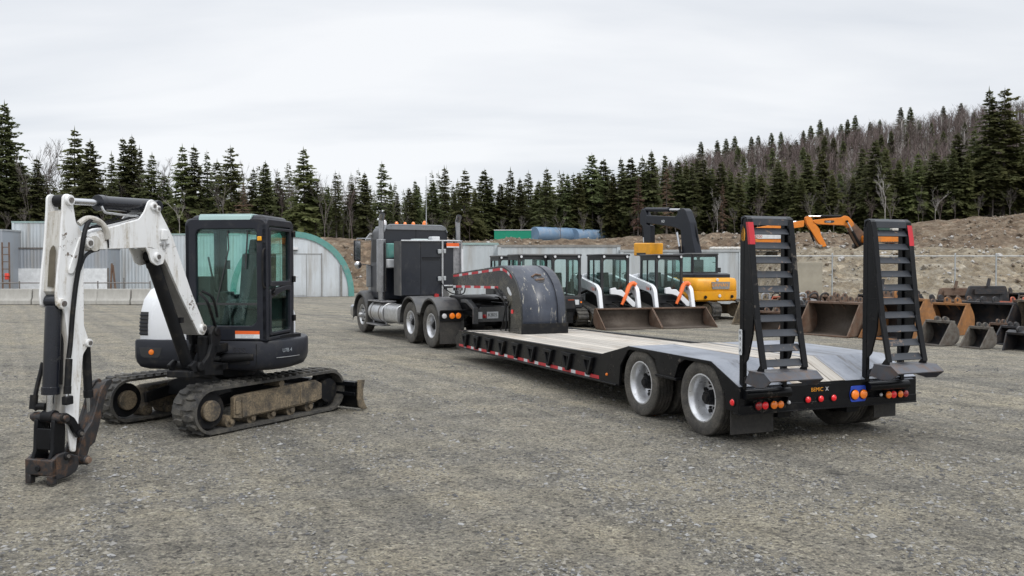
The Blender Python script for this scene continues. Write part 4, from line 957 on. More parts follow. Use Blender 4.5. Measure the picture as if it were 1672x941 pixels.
# hoses
b = MB(Bm); b.tube([P3(70, 592, -.13), P3(66, 610, -.14), P3(61, 630, -.15), P3(56, 655, -.15)], .02, 8, 4); b.build('hydraulic_hose', M_blackm, ex)
b = MB(Bm); b.tube([P3(54, 668, -.15), P3(60, 664, -.13), P3(74, 664, -.06)], .034, 10, 4); b.build('hydraulic_hose', M_blackm, ex)
b = MB(Bm); b.cyl(P3(56, 645, -.15), P3(54, 668, -.15), .035); b.build('hydraulic_hose', M_blackm, ex)
b = MB(Bm); b.tube([P3(129, 366, .1), P3(140, 358, .12), P3(152, 358, .13), P3(163, 363, .13), P3(172, 374, .135), P3(176, 390, .13)], .03, 10, 5); b.build('wrapped_hose', M_whiteold, ex)
b = MB(Bm); b.tube([P3(158, 356, .10), P3(146, 361, .14), P3(139, 376, .16), P3(135, 398, .165), P3(131, 425, .15), P3(126, 452, .13), P3(122, 480, .125), P3(118, 520, .12), P3(115, 560, .12), P3(112, 585, .12)], .022, 10, 5); b.build('hydraulic_hose', M_blackm, ex)
b = MB(Bm); b.tube([P3(160, 408, .06), P3(147, 412, .11), P3(138, 420, .13), P3(130, 440, .13)], .016, 8, 5); b.build('hydraulic_hose', M_blackm, ex)
b = MB(Bm); b.tube([P3(125, 363, .0), P3(134, 359, .05), P3(146, 355, .08)], .015, 8, 5); b.build('hydraulic_hose', M_blackm, ex)
b = MB(Bm); b.tube([P3(150, 371, .05), P3(190, 362, .07), P3(228, 352, .06)], .013, 8, 4); b.build('hydraulic_hose', M_blackm, ex)
b = MB(Bm); b.tube([P3(140, 375, .02), P3(185, 358, .03), P3(212, 345, .02)], .012, 8, 4); b.build('hydraulic_hose', M_blackm, ex)
b = MB(Bm); b.tube([P3(102, 520, .02), P3(101, 560, .03), P3(100, 600, .05), P3(99, 628, .05)], .016, 8, 4); b.build('hydraulic_hose', M_blackm, ex)
b = MB(Bm); b.tube([P3(318, 480, -.02)+V((-.1, 0, 0)), P3(327, 492, .1)+V((-.12, 0, 0)), P3(331, 510, .1)+V((-.15, 0, 0)), P3(333, 535, .06)+V((-.22, 0, 0))], .018, 8, 5); b.build('hydraulic_hose', M_blackm, ex)
b = MB(Bm); b.tube([P3(316, 476, .05)+V((-.15, 0, 0)), P3(330, 488, .14)+V((-.2, 0, 0)), P3(334, 520, .12)+V((-.25, 0, 0))], .016, 8, 5); b.build('hydraulic_hose', M_blackm, ex)
b = MB(Bm); b.tube([P3(150, 372, .125), P3(168, 371, .13), P3(175, 380, .13), P3(177, 405, .125)], .008, 6, 4); b.build('cable', M_blackm, ex)
# ------------------------------------------------------------------ road tractor
K_M = frame(-1.24, 21.96, RAD(117.5))
tk = thing('semi_truck', 'dark grey tractor truck with twin chrome exhaust stacks coupled to the trailer', 'truck', K_M)
M_truck = mat('truck_dark_grey', (.011, .0135, .020), .32, var=.15, dirt=(.075, .072, .065), damt=.28, ds=3, dw=.16, coat=.15)
M_fender = mat('fender_grey', (.042, .045, .052), .42, var=.15, dirt=(.16, .15, .13), damt=.42, ds=4, dw=.25)
M_hoodsil = mat('truck_silver', (.20, .21, .225), .3, .4, var=.1, dirt=(.2, .19, .17), damt=.35)
M_dim = mat('diamond_plate', (.30, .30, .31), .4, .7, var=.3, vs=14)
for x in (-.7, .7):
    for s in (1, -1): wheel(tk, None, (x, s*1.06, .525), .525, .28, .29, s, .17)
for s in (1, -1):
    c = V((4.7, s*1.07, .525)); rb, yf = rim_mb(None, c, .29, .29, .02, s); wh = rb.build('wheel', M_alu, tk); tyre_mb(None, c, .525, .29, .29).build('tyre', M_rubber, wh); hub_mb(None, c, .29, yf, s, .36, .1).build('hub', M_alu, wh); holes_mb(None, c, .29, yf+s*.012, s).build('hand_holes', M_blackm, wh)
M_stack = mat('stack_chrome', (.33, .335, .35), .22, 1, var=.15, vs=6)
# chassis
b = MB()
for y in (.42, -.42): b.box(-1.85, 5.7, y-.045, y+.045, .80, 1.08)
for x in (-1.8, -.9, 0, .9, 2, 3.4): b.box(x-.05, x+.05, -.4, .4, .84, 1.04)
b.build('chassis', M_blackm, tk)
b = MB()
for x in (-.7, .7, 4.7): b.cyl((x, -.95, .525), (x, .95, .525), .07)
b.build('axle', M_blackm, tk)
b = MB(); b.cyl((-.7, 0, .525), (-.85, 0, .56), .2, .12); b.cyl((-.7, -.17, .525), (-.7, .17, .525), .21); b.build('differential', M_blackm, tk)
for s in (1, -1):
    b = MB(); pts = []
    for k in range(19): a = RAD(-5+160*k/18); pts.append((.7+.66*cos(a), .54+.66*sin(a)))
    for k in range(19): a = RAD(25+170*k/18); pts.append((-.7+.66*cos(a), .54+.66*sin(a)))
    y0, y1 = s*.60, s*1.235
    b.add([p for (x, z) in pts for p in ((x, y0, z), (x, y1, z), (x, y1+s*.004, z-.05))], [f for i in range(len(pts)-1) for f in ((3*i, 3*i+1, 3*i+4, 3*i+3), (3*i+1, 3*i+2, 3*i+5, 3*i+4))])
    o = b.build('fender', M_fender, tk, fix=False, ang=50); m_ = o.modifiers.new('t', 'SOLIDIFY'); m_.thickness = .012
    b = MB(); b.box(-1.46, -1.43, *sorted((s*.66, s*1.27)), .68, .92); b.bar((-1.5, s*.4, .93), (-1.5, s*1.27, .93), .05, .03); tp_ = b.build('tail_light_panel', M_blackm, tk, bev=.006)
    for y, r, m in ((1.16, .062, M_lclear), (.96, .072, M_lamb), (.80, .072, M_lamb)):
        b = MB(); b.cyl((-1.455, s*y, .80), (-1.475, s*y, .80), r*1.15, r*1.15, 18); b.build('lamp_bezel', M_blackm, tp_); b = MB(); b.lathe([(r, 0), (r*.9, .015), (r*.5, .026), (.001, .03)], (-1.474, s*y, .80), (-1, 0, 0), 18); b.build('lens', m, tp_)
    b = MB(); b.box(-1.42, -1.405, *sorted((s*.70, s*1.25)), .14, .70); b.build('mud_flap', M_flap, tk)
    b = MB(); b.prism([(-1.95, .62), (-1.86, .62), (-1.86, .95), (-1.5, 1.10), (-1.2, 1.10), (-1.2, 1.17), (-1.55, 1.18), (-1.95, 1.0)], *sorted((s*.50, s*.62))); b.build('tail_bracket', M_fender, tk, bev=.01)
    # front wing
    b = MB(); pts = [(4.7+.66*cos(RAD(a)), .54+.70*sin(RAD(a))) for a in range(-8, 190, 11)]
    b.add([p for (x, z) in pts for p in ((x, s*.62, z+.03), (x, s*1.22, z), (x, s*1.27, z-.05), (x, s*1.27, z-.12))], [f for i in range(len(pts)-1) for f in ((4*i, 4*i+1, 4*i+5, 4*i+4), (4*i+1, 4*i+2, 4*i+6, 4*i+5), (4*i+2, 4*i+3, 4*i+7, 4*i+6))])
    o = b.build('front_fender', M_fender, tk, fix=False, ang=60); m_ = o.modifiers.new('t', 'SOLIDIFY'); m_.thickness = .015
    b = MB(); b.box(4.0, 4.02, *sorted((s*.7, s*1.25)), .22, .95); b.build('front_mud_flap', M_flap, tk)
    # tanks, steps
    b = MB(); b.cyl((2.72, s*.98, .66), (3.92, s*.98, .66), .30, .30, 28); ft = b.build('fuel_tank', M_alu, tk, bev=.02)
    for x in (2.95, 3.65):
        b = MB(); b.cyl((x, s*.98, .66), (x+.05, s*.98, .66), .308, .308, 28); b.build('tank_strap', M_pin, ft)
    b = MB(); b.prism(rrect(.72, 1.22, .42, .92, .14), 1.62, 2.66, 'yz') if s > 0 else b.prism(rrect(-1.22, -.72, .42, .92, .14), 1.62, 2.66, 'yz'); b.build('battery_box', M_alu, tk, bev=.01)
    b = MB(); b.box(2.7, 3.95, *sorted((s*.85, s*1.26)), .965, 1.0); b.build('step', M_dim, tk)
    b = MB(); b.box(2.75, 4.0, *sorted((s*1.0, s*1.30)), .30, .335); b.bar((2.8, s*1.1, .32), (2.8, s*1.1, .6), .04, .04); b.bar((3.9, s*1.1, .32), (3.9, s*1.1, .6), .04, .04); b.build('step', M_dim, tk)
    # exhaust stack
    b = MB(); x, y = 3.0, s*1.17
    b.cyl((x, y, 1.02), (x, y, 1.25), .09, .09, 20); b.tube([(x, y, 1.2), (x, y, 3.12), (x-.02, y, 3.28), (x-.10, y, 3.44)], .078, 16, 4, caps=False); st_ = b.build('exhaust_stack', M_stack, tk, fix=False)
    b = MB(); b.cyl((x, y, 1.25), (x, y, 2.72), .14, .14, 24); b.build('heat_shield', M_stack, st_, bev=.01)
    b = MB(); b.cyl((x-.10, y, 3.43), (x-.105, y, 3.437), .07, .07, 16); b.build('pipe_mouth', M_blackm, st_)
    # mirrors
    b = MB(); b.box(4.28, 4.38, *sorted((s*1.36, s*1.56)), 2.12, 2.72); mi = b.build('mirror', M_black, tk, bev=.03)
    b = MB(); b.box(4.272, 4.279, *sorted((s*1.38, s*1.54)), 2.15, 2.69); b.build('mirror_glass', M_chrome, mi)
    b = MB(); b.lathe([(.11, 0), (.10, .03), (.06, .05), (.001, .06)], (4.28, s*1.45, 2.0), (-1, 0, 0), 18); b.cyl((4.28, s*1.45, 2.0), (4.33, s*1.45, 2.0), .11, .08, 18); b.build('round_mirror', M_chrome, mi)
    b = MB(); b.tube([(4.33, s*1.0, 2.78), (4.33, s*1.46, 2.78), (4.33, s*1.46, 2.05), (4.36, s*1.0, 1.98)], .016, 8); b.build('mirror_arm', M_chrome, mi)
b = MB(); b.cyl((-1.90, -.5, .84), (-1.90, .62, .84), .001); 
b = MB(); b.prism([(-.50, .66), (.52, .66), (.56, .80), (.42, 1.02), (-.46, 1.02), (-.50, .98)], -1.90, -1.86, 'yz'); rc = b.build('rear_crossmember', M_fender, tk, bev=.01)
b = MB(); b.box(-1.908, -1.90, -.04, .26, .74, .90); pl_ = b.build('licence_plate', M_stick_w, rc, bev=.003); text_mesh('K805', 'lettering', M_text_d, facing((-1.9085, .11, .82), (-1, 0, 0)), .115, .001, pl_)
b = MB(); b.box(-1.908, -1.90, .38, .50, .74, .90); b.build('notice_plate', M_stick_w, rc)
for y in (.32, -.38): b = MB(); b.lathe([(.05, 0), (.045, .02), (.001, .03)], (-1.90, y, .80), (-1, 0, 0), 16); b.build('tail_lamp', M_lredoff, rc)
# fifth wheel, deck plate
b = MB(); b.prism([(-1.15, 1.16), (-1.05, 1.19), (-.2, 1.25), (-.1, 1.22), (-.1, 1.19), (-1.1, 1.12)], -.45, .45); b.box(-.9, -.3, -.35, .35, 1.06, 1.18); b.build('fifth_wheel', M_blackm, tk, bev=.01)
b = MB(); b.box(.3, 2.2, -.48, .75, 1.09, 1.115); b.build('deck_plate', M_dim, tk)
b = MB(); b.tube([(2.18, -.30, 1.5), (1.7, -.3, 1.28), (.9, -.2, 1.22), (.2, -.1, 1.28), (-.1, .0, 1.5)], .016, 8, 5); b.build('air_line', M_blackm, tk); b = MB(); b.lathe([(.001, -.07), (.07, -.05), (.07, .05), (.001, .07)], (2.1, -.12, 1.14), (0, 0, 1), 14); b.build('glad_hand', M_lredoff, tk)
# cab
b = MB()
cr = rrect(-1.0, 1.0, 1.02, 3.12, [.05, .05, .20, .20], 6)
L = []
for x, k, dz_ in ((3.36, .98, 0), (3.40, 1, 0), (4.30, 1, 0), (4.50, .97, -.06)): L.append([(x, y*k, 1.02+(z-1.02)*(1+dz_*.5)) for y, z in cr])
b.loft(L); kc = b.build('cab', M_truck, tk, ang=40)
b = MB(); b.prism(rrect(-.92, .92, 3.02, 3.135, .05), 3.32, 4.3, 'yz'); b.tube([(3.35, -.98, 2.95), (3.35, -.90, 3.10), (3.35, -.8, 3.15), (3.35, .8, 3.15), (3.35, .90, 3.10), (3.35, .98, 2.95)], .025, 8); b.build('roof_rim', M_hoodsil, kc)
b = MB(); b.box(3.352, 3.362, -.004, .004, 1.5, 3.05); b.build('wall_seam', M_blackm, kc)
for s in (1, -1):
    b = MB(); y0, y1 = sorted((s*.99, s*1.012)); b.prism(fillet([(3.66, 1.2), (4.46, 1.2), (4.46, 2.2), (4.30, 2.82), (3.66, 2.82)], .06), y0, y1); dr = b.build('door', M_truck, kc, bev=.006)
    b = MB(); y0, y1 = sorted((s*1.0, s*1.017)); b.prism(fillet([(3.74, 2.08), (4.38, 2.08), (4.26, 2.74), (3.74, 2.74)], .05), y0, y1); b.build('window', M_inter, dr)
    b = MB(); b.tube([(3.56, s*1.04, 1.3), (3.56, s*1.07, 1.4), (3.56, s*1.07, 2.3), (3.56, s*1.04, 2.4)], .016, 8); b.build('grab_rail', M_chrome, kc)
b = MB(); b.prism([(4.40, 2.95), (4.85, 2.78), (4.86, 2.74), (4.42, 2.90)], -1.05, 1.05); b.build('sun_visor', M_whiteclean, kc)
b = MB(); b.box(4.45, 4.475, -.9, .9, 2.1, 2.85); b.build('windscreen', M_inter, kc)
hd = rrect(-.72, .72, 1.0, 2.05, [.05, .05, .25, .25], 6)
b = MB(); b.loft([[(x, y*k, 1.0+(z-1.0)*h_) for y, z in hd] for x, k, h_ in ((4.45, 1.1, 1.06), (5.2, 1, .98), (5.75, .92, .90), (5.82, .85, .86))]); b.build('hood', M_hoodsil, tk, ang=45)
b = MB(); b.prism(rrect(-1.2, 1.2, .42, .78, .08), 5.62, 5.88, 'yz'); b.build('front_bumper', M_chrome, tk)
b = MB(); b.cyl((4.52, 1.0, 1.35), (4.52, 1.0, 2.0), .12, .12, 18); b.build('air_cleaner', M_hoodsil, tk, bev=.02)
for y, m, r in ((.84, M_lclear, .075), (.46, M_lamb, .055), (.20, M_lamb, .05), (-.06, M_lamb, .055), (-.42, M_lamb, .075)):
    b = MB(); b.cyl((3.72, y, 3.12), (3.72, y, 3.16), r, r, 12); lb = b.build('beacon', M_hoodsil if m is M_lclear else M_blackm, kc); b = MB(); b.lathe([(r, 0), (r*.95, r*1.2), (r*.5, r*1.9), (.001, r*2)], (3.72, y, 3.16), (0, 0, 1), 14); b.build('lens', m, lb)
b = MB(); b.tube([(3.6, -.42, 3.1), (3.6, -.42, 4.0), (3.61, -.42, 4.62)], [.018, .010, .006], 6); b.build('antenna', M_galv, kc)
# headache rack and tool locker behind the cab
b = MB(); b.box(2.22, 2.72, -.33, .90, 1.16, 2.66); lk = b.build('tool_locker', M_truck, tk, bev=.015)
b = MB(); b.box(2.205, 2.221, .872, .905, 1.16, 2.66); b.box(2.21, 2.7, .9, .912, 1.16, 2.655); b.build('edge_trim', M_fender, lk)
for y in (.30,): b = MB(); b.box(2.214, 2.222, y-.006, y+.006, 1.2, 2.64); b.build('door_gap', M_blackm, lk)
b = MB(); b.box(2.212, 2.222, -.28, .27, 2.18, 2.22); b.box(2.205, 2.222, -.25, .25, 2.14, 2.155); b.build('handle_recess', M_blackm, lk)
b = MB(); b.box(2.26, 2.32, -.93, -.34, 1.35, 2.60); b.build('side_panel', M_truck, tk, bev=.006)
b = MB(); b.box(2.252, 2.262, -.93, -.70, 1.36, 2.58); b.build('chequer_strip', M_dim, tk)
b = MB()
b.tube([(2.19, -.34, 1.12), (2.19, -.34, 2.69)], .028, 10); b.tube([(2.19, .88, 2.67), (2.19, -.34, 2.68), (2.19, -.88, 2.68), (2.19, -.93, 2.62), (2.19, -.93, 1.5)], .022, 10); b.tube([(2.19, -.36, 1.42), (2.19, -.9, 1.42)], .022, 10)
rk = b.build('headache_rack', M_alu, tk)
b = MB(); b.tube([(2.16, -.93, 2.45), (2.14, -.93, 1.7)], .035, 10); b.build('tube_light', M_wht, rk)
for z in (2.38, 1.62): b = MB(); b.box(2.14, 2.19, -.30, -.19, z-.06, z+.06) ; b.box(2.14, 2.19, -.43, -.36, z-.05, z+.07); b.build('clamp', M_galv, rk, bev=.01)
b = MB(); b.prism([(-.36, 1.10), (-.50, 1.10), (-.52, 1.2), (-.40, 1.32), (-.35, 1.32)], 2.14, 2.17, 'yz'); b.build('hose_bracket', M_fender, rk)
b = MB(); b.box(2.17, 2.19, -.84, -.46, 2.50, 2.62); pn = b.build('warning_board', M_stick_or, rk); b = MB(); b.box(2.165, 2.172, -.84, -.46, 2.49, 2.525); b.build('board_edge', M_stick_w, pn)
b = MB(); b.box(2.35, 2.65, .0, .45, 2.66, 2.73); b.build('folded_tarp', mat('pale_tarp', (.45, .52, .52), .7), tk, bev=.03)
b = MB(); b.box(2.32, 2.60, -.32, -.08, 2.665, 2.80); b.build('equipment_box', M_stick_w, tk, bev=.02)
b = MB(); b.box(3.10, 3.34, .55, .95, 2.20, 2.62); b.build('coolant_tank', M_teal, tk, bev=.03)
b = MB(); b.box(3.06, 3.30, .55, .98, 1.92, 2.17); b.build('filter_box', M_stick_w, tk, bev=.03)
# ------------------------------------------------------------------ compact track loaders
M_gl2 = glass('pale_cab_glass', (.87, .95, .935)); M_frame = mat('cab_frame_black', (.018, .019, .022), .5, dirt=(.1, .09, .08), damt=.35, ds=4)
def belt(M, path, th, y0, y1, name, par, lug=.03, pitch=.14):
    n = len(path); b = MB(M)
    def off(k):
        out = []
        for i in range(n):
            a, c = V(path[i-1]), V(path[(i+1) % n]); d = (c-a).normalized(); out.append((path[i][0]+d[1]*k, path[i][1]-d[0]*k))
        return out
    b.ring(off(0), off(-th), y0, y1)
    acc = 0
    for i in range(n):
        p, q = V(path[i]), V(path[(i+1) % n]); L = (q-p).length; d = (q-p).normalized(); nn = V((d[1], -d[0]))
        while acc < L:
            c = p+d*acc; a1 = c-d*.035; a2 = c+d*.035
            b.prism([tuple(a1-nn*.01), tuple(a2-nn*.01), tuple(a2+nn*lug-d*.01), tuple(a1+nn*lug+d*.01)], y0+.01, y1-.01); acc += pitch
        acc -= L
    return b.build(name, M_track, par)
def loader(label, M, W=1.85, white=True):
    Hh = W/2; t_ = thing('track_loader', label, 'track loader', M, 'compact loaders parked in a row')
    body_c = M_whiteclean if white else M_frame
    path = fillet([(-1.35, .06), (1.0, .06), (1.28, .32), (1.1, .55), (-.75, .86), (-1.25, .80), (-1.5, .35)], [.15, .15, .18, .15, .2, .2, .15], 4)
    for s in (1, -1):
        y0, y1 = sorted((s*(Hh-.36), s*Hh)); belt(None, path, .05, y0, y1, 'rubber_track', t_)
        b = MB(); y0, y1 = sorted((s*(Hh-.30), s*(Hh-.06))); b.prism([(-1.2, .2), (.9, .2), (.95, .42), (-.7, .65), (-1.2, .6)], y0, y1); b.cyl((1.0, y0-.0, .30), (1.0, y1+.02, .30), .17, .17, 20); b.cyl((-1.0, y0, .60), (-1.0, y1+.02, .60), .18, .18, 20); b.build('track_frame', M_mud, t_)
    b = MB(); b.prism([(-1.35, .35), (.95, .35), (1.05, .6), (.95, 1.02), (-1.35, 1.1)], -Hh+.38, Hh-.38); b.build('chassis', M_blackm, t_, bev=.02)
    b = MB(); b.prism(fillet([(-1.55, .6), (-.35, .6), (-.35, 1.72), (-1.2, 1.62), (-1.58, 1.2)], .08), -Hh+.36, Hh-.36); b.build('engine_cover', body_c, t_, bev=.03)
    # cab
    x0, x1, cy, z0, z1 = -.32, .90, .5, .98, 2.36
    b = MB()
    for y in (cy, -cy):
        ya, yb = sorted((y, y-.05*(1 if y > 0 else -1)))
        b.ring(fillet([(x0, 1.15), (x1-.12, z0), (x1, z0), (x1, z1-.06), (x0+.05, z1-.06)], .05), fillet([(x0+.12, 1.35), (x1-.16, 1.14), (x1-.08, 1.2), (x1-.09, z1-.2), (x0+.14, z1-.2)], .05), ya, yb)
        b.box(.20, .25, ya+.004, yb-.004, 1.2, z1-.1)
    b.ring(rrect(-cy, cy, z0-.02, z1-.05, .05), rrect(-cy+.09, cy-.09, 1.02 if white else 1.0, z1-.18, .09), x1-.06, x1+.003, 'yz')
    b.ring(rrect(-cy, cy, 1.1, z1-.06, .03), rrect(-cy+.08, cy-.08, 1.25, z1-.16, .05), x0+.03, x0+.08, 'yz')
    if not white: b.box(x1-.02, x1+.012, -.02, .02, 1.0, z1-.15)
    cb = b.build('cab', M_frame, t_, bev=.008)
    b = MB(); b.box(x0-.02, x1+.05, -cy-.02, cy+.02, z1-.07, z1); b.build('roof', M_frame if white else M_fender, cb, bev=.03)
    b = MB(); b.box(x1-.04, x1-.03, -cy+.07, cy-.07, 1.0, z1-.15); b.build('window', M_gl2, cb)
    for y in (cy-.03, -cy+.03): b = MB(); b.box(x0+.1, x1-.08, y-.004, y+.004, 1.15, z1-.18); b.build('window', M_gl2, cb)
    b = MB(); b.prism(fillet([(-.2, 1.1), (.35, 1.1), (.35, 1.22), (-.02, 1.24), (-.1, 1.75), (-.2, 1.75)], .04), -.2, .2); b.tube([(.5, -.3, 1.1), (.52, -.3, 1.55)], .03, 8); b.tube([(.5, .3, 1.1), (.52, .3, 1.55)], .03, 8); b.box(.35, .6, -.42, -.3, 1.05, 1.6); b.box(.0, .5, .3, .42, 1.05, 1.45); b.build('seat', M_inter, cb, bev=.01)
    for y in (cy-.09, -cy+.09):
        b = MB(); b.cyl((x1, y, z1-.09), (x1+.05, y, z1-.09), .05, .045, 16); wl = b.build('work_light', M_frame, cb); b = MB(); b.cyl((x1+.051, y, z1-.09), (x1+.056, y, z1-.09), .042, .04, 16); b.build('lens', M_wht, wl)
    b = MB(); b.tube([(.3, cy, 1.7), (.35, cy+.12, 1.75), (.36, cy+.14, 1.55)], .016, 8); b.lathe([(.09, -.01), (.10, 0), (.09, .02), (.001, .03)], (.36, cy+.15, 1.62), (1, 0, 0), 14); b.build('mirror', M_frame, cb)
    if not white:
        b = MB(); b.box(.80, .98, -Hh+.12, Hh-.12, .62, .99); pn = b.build('front_panel', M_frame, t_, bev=.02)
        b = MB(); b.box(.9805, .984, .02, .40, .72, .88); s_ = b.build('sticker', M_stick_w, pn); b = MB(); b.box(.9835, .986, .02, .23, .735, .88); b.build('sticker_band', M_stick_or, s_)
        b = MB(); b.cyl((.98, .47, .8), (.99, .47, .8), .03, .03, 12); b.build('lens', M_lamb, pn)
        b = MB(); b.box(.85, 1.0, -.45, .2, .12, .55); b.build('ballast_box', M_blackm, t_, bev=.01)
        b = MB(); b.tube([(-1.2, -Hh+.2, 1.5), (.3, -Hh+.2, 1.35), (1.0, -Hh+.15, 1.0), (1.2, -Hh+.15, .5)], .07, 8, 3); b.build('lift_arm', M_frame, t_)
        return t_
    ap = fillet([(-1.35, 1.42), (-1.2, 1.66), (-.95, 1.70), (.98, 1.36), (1.20, 1.22), (1.40, .42), (1.26, .40), (1.08, 1.0), (.85, 1.10), (-1.15, 1.36)], [.05, .05, .1, .12, .12, .05, .05, .12, .12, .05], 4)
    for s in (1, -1):
        y0, y1 = sorted((s*.60, s*.73)); b = MB(); b.prism(ap, y0, y1); arm = b.build('lift_arm', M_whiteclean, t_, bev=.012)
        b = MB(); b.cyl((1.0, y0-.01, 1.22), (1.0, y1+.012, 1.22), .055, .055, 16); b.build('pin', M_pin, arm)
        if s < 0: text_mesh('T66', 'lettering', M_stick_or, facing((.78, -.732, 1.22), (0, -1, 0)), .16, .002, arm)
        b = MB(); b.cyl((-.9, s*.66, .95), (.3, s*.66, 1.2), .045, .045, 14); b.build('lift_ram', M_blackm, t_)
    b = MB(); b.prism(fillet([(-.30, 1.24), (-.12, 1.28), (-.08, 1.2), (.10, 1.2), (.28, 1.04), (.58, .78), (.58, .64), (.48, .64), (.12, .98), (-.05, 1.04), (-.30, 1.06)], .03), 1.12, 1.22, 'yz'); b.build('cross_link', M_whiteclean, t_, bev=.01)
    b = MB(); b.tube([(1.25, .08, .72), (1.22, .22, .98), (1.1, .40, 1.30), (1.05, .56, 1.40), (1.08, .66, 1.34)], [.05, .06, .075, .075, .07], 10, 4); b.build('hose_guard', M_orange, t_)
    b = MB()
    for z, y in ((.62, -.2), (.70, .05), (.58, .3)): b.tube([(1.0, y-.2, z+.1), (1.2, y, z+.12), (1.32, y+.15, z)], .022, 8, 4)
    b.box(1.3, 1.42, -.6, .6, .35, .62); b.build('quick_attach', M_blackm, t_)
    # bucket
    bw = .95; prof = [(1.52, .60), (1.42, .42), (1.42, .18), (1.52, .05), (1.70, .012), (2.32, .0)]
    b = MB(); vs = [p for (x, z) in prof for p in ((x, -bw, z), (x, bw, z))]; b.add(vs, [(2*i, 2*i+1, 2*i+3, 2*i+2) for i in range(len(prof)-1)])
    bk = b.build('bucket', M_worn, t_, fix=False, ang=50); sd_ = bk.modifiers.new('t', 'SOLIDIFY'); sd_.thickness = .02
    for s in (1, -1):
        b = MB(); y0, y1 = sorted((s*bw, s*(bw+.022))); b.prism([(1.50, .63), (1.62, .63), (2.34, .05), (2.34, .0), (1.62, .0), (1.40, .16), (1.40, .44)], y0, y1); b.build('side_plate', M_rust, bk)
    b = MB(); b.prism([(1.46, .56), (1.60, .58), (1.61, .63), (1.47, .63)], -bw, bw); b.build('top_bar', M_rust, bk, bev=.006)
    b = MB(); b.box(2.16, 2.36, -bw-.02, bw+.02, -.012, .004); b.build('cutting_edge', M_worn, bk)
    return t_
LA = atan2(-.956, .292)
loader('white track loader with rusty bucket parked nearest the orange excavator', frame(4.97, 29.38, LA))
loader('white track loader with rusty bucket parked beside the dark machines', frame(3.10, 28.81, LA))
loader('all black loader without bucket, orange sticker low on its front', frame(1.50, 28.55, LA), 1.3, False)
loader('dark loader with pale roof, partly hidden behind the gooseneck', frame(.42, 28.7, LA), 1.3, False)
loader('dark loader at the back of the row near the grey container', frame(-.27, 32.6, LA), 1.4, False)

# ------------------------------------------------------------------ orange excavator with dark boom
def excavator_tracks(root, M, L, gauge, w, r):
    for s in (1, -1):
        path = [(L/2+r*sin(pi*k/8), r+.01+r*cos(pi*k/8)) for k in range(9)]+[(-L/2-r*sin(pi*k/8), r+.01-r*cos(pi*k/8)) for k in range(9)]
        y0, y1 = sorted((s*gauge/2-w/2, s*gauge/2+w/2)); belt(M, path[::-1], .05, y0, y1, 'track', root, .025, .16)
        b = MB(M); b.box(-L/2, L/2, y0+.06, y1-.06, r*.55, r*1.5); b.cyl((L/2, y0+.03, r), (L/2, y1-.03, r), r*.72, r*.72, 20); b.cyl((-L/2, y0+.03, r), (-L/2, y1-.03, r), r*.72, r*.72, 20); b.build('track_frame', M_mud, root)
    b = MB(M); b.box(-.5, .5, -gauge/2, gauge/2, r*.8, r*1.6); b.cyl((0, 0, r*1.4), (0, 0, r*2.3), .5, .5, 24); b.build('undercarriage', M_blackm, root)
XM = frame(6.86, 32.1, atan2(.94, -.34))
ox = thing('excavator', 'yellow orange excavator with dark boom folded over its cab behind the loaders', 'excavator', XM)
excavator_tracks(ox, XM.inverted() @ frame(6.95, 32.2, atan2(-.8, .6)), 2.5, 1.5, .45, .36)
hp = fillet([(1.2, 1.0), (1.2, -1.05), (-1.0, -1.05), (-1.45, -.85), (-1.62, -.3), (-1.62, .3), (-1.45, .9), (-1.0, 1.05)], .12, 3)
b = MB(); b.loft([[(x*k, y*k, z) for x, y in hp] for k, z in ((.94, .70), (.99, .76), (1, .95), (1, 1.06), (.985, 1.07))]); b.build('counterweight', M_yellow, ox, ang=45)
b = MB(); b.loft([[(x*k, y*k, z) for x, y in hp] for k, z in ((.985, 1.075), (.995, 1.10), (.99, 1.42), (.95, 1.52), (.85, 1.545))]); hh = b.build('engine_house', M_yellow, ox, ang=45)
b = MB(); b.loft([[(x*k+.05, y*k, z) for x, y in hp] for k, z in ((.86, 1.53), (.86, 1.66), (.80, 1.70))]); b.build('hood', M_char, ox, ang=45)
b = MB(); b.prism(fillet([(-.42, 1.40), (.34, 1.40), (.30, 1.14), (-.40, 1.14)], .02), -1.63, -1.605, 'yz'); gr = b.build('grille', M_under, hh)
text_mesh('DAVVAN', 'lettering', M_text_y, facing((-1.632, .0, 1.28), (-1, 0, 0)), .17, .002, gr)
for y, z, m in ((.1, 1.47, M_wht), (0, .9, M_wht), (.55, .86, M_blackm), (-.55, .87, M_blackm)):
    b = MB(); b.cyl((-1.63 if abs(y) < .4 else -1.56, y, z), (-1.64 if abs(y) < .4 else -1.6, y, z), .06, .05, 14); b.build('lamp', m, hh)
x0, x1, ya, yb, z0, z1 = -.62, .7, -.58, .52, 1.5, 2.44
b = MB(); b.ring(rrect(ya, yb, z0, z1-.05, .04), rrect(ya+.08, yb-.08, z0+.25, z1-.14, .05), x0, x0+.05, 'yz')
b.ring(rrect(ya, yb, z0, z1-.05, .04), rrect(ya+.08, yb-.08, z0+.1, z1-.14, .05), x1-.05, x1, 'yz')
for y in (ya, yb-.05): b.ring(rrect(x0, x1, z0, z1-.05, .04), rrect(x0+.1, x1-.1, z0+.25, z1-.14, .05), y, y+.05, 'xz')
oc = b.build('cab', M_frame, ox, bev=.01)
b = MB(); b.box(x0-.03, x1+.03, ya-.02, yb+.02, z1-.07, z1); b.build('roof', M_fender, oc, bev=.03)
for xx in (x0+.02, x1-.03): b = MB(); b.box(xx, xx+.008, ya+.06, yb-.06, z0+.1, z1-.12); b.build('window', M_gl2, oc)
for y in (ya+.02, yb-.03): b = MB(); b.box(x0+.08, x1-.08, y, y+.008, z0+.2, z1-.12); b.build('window', M_gl2, oc)
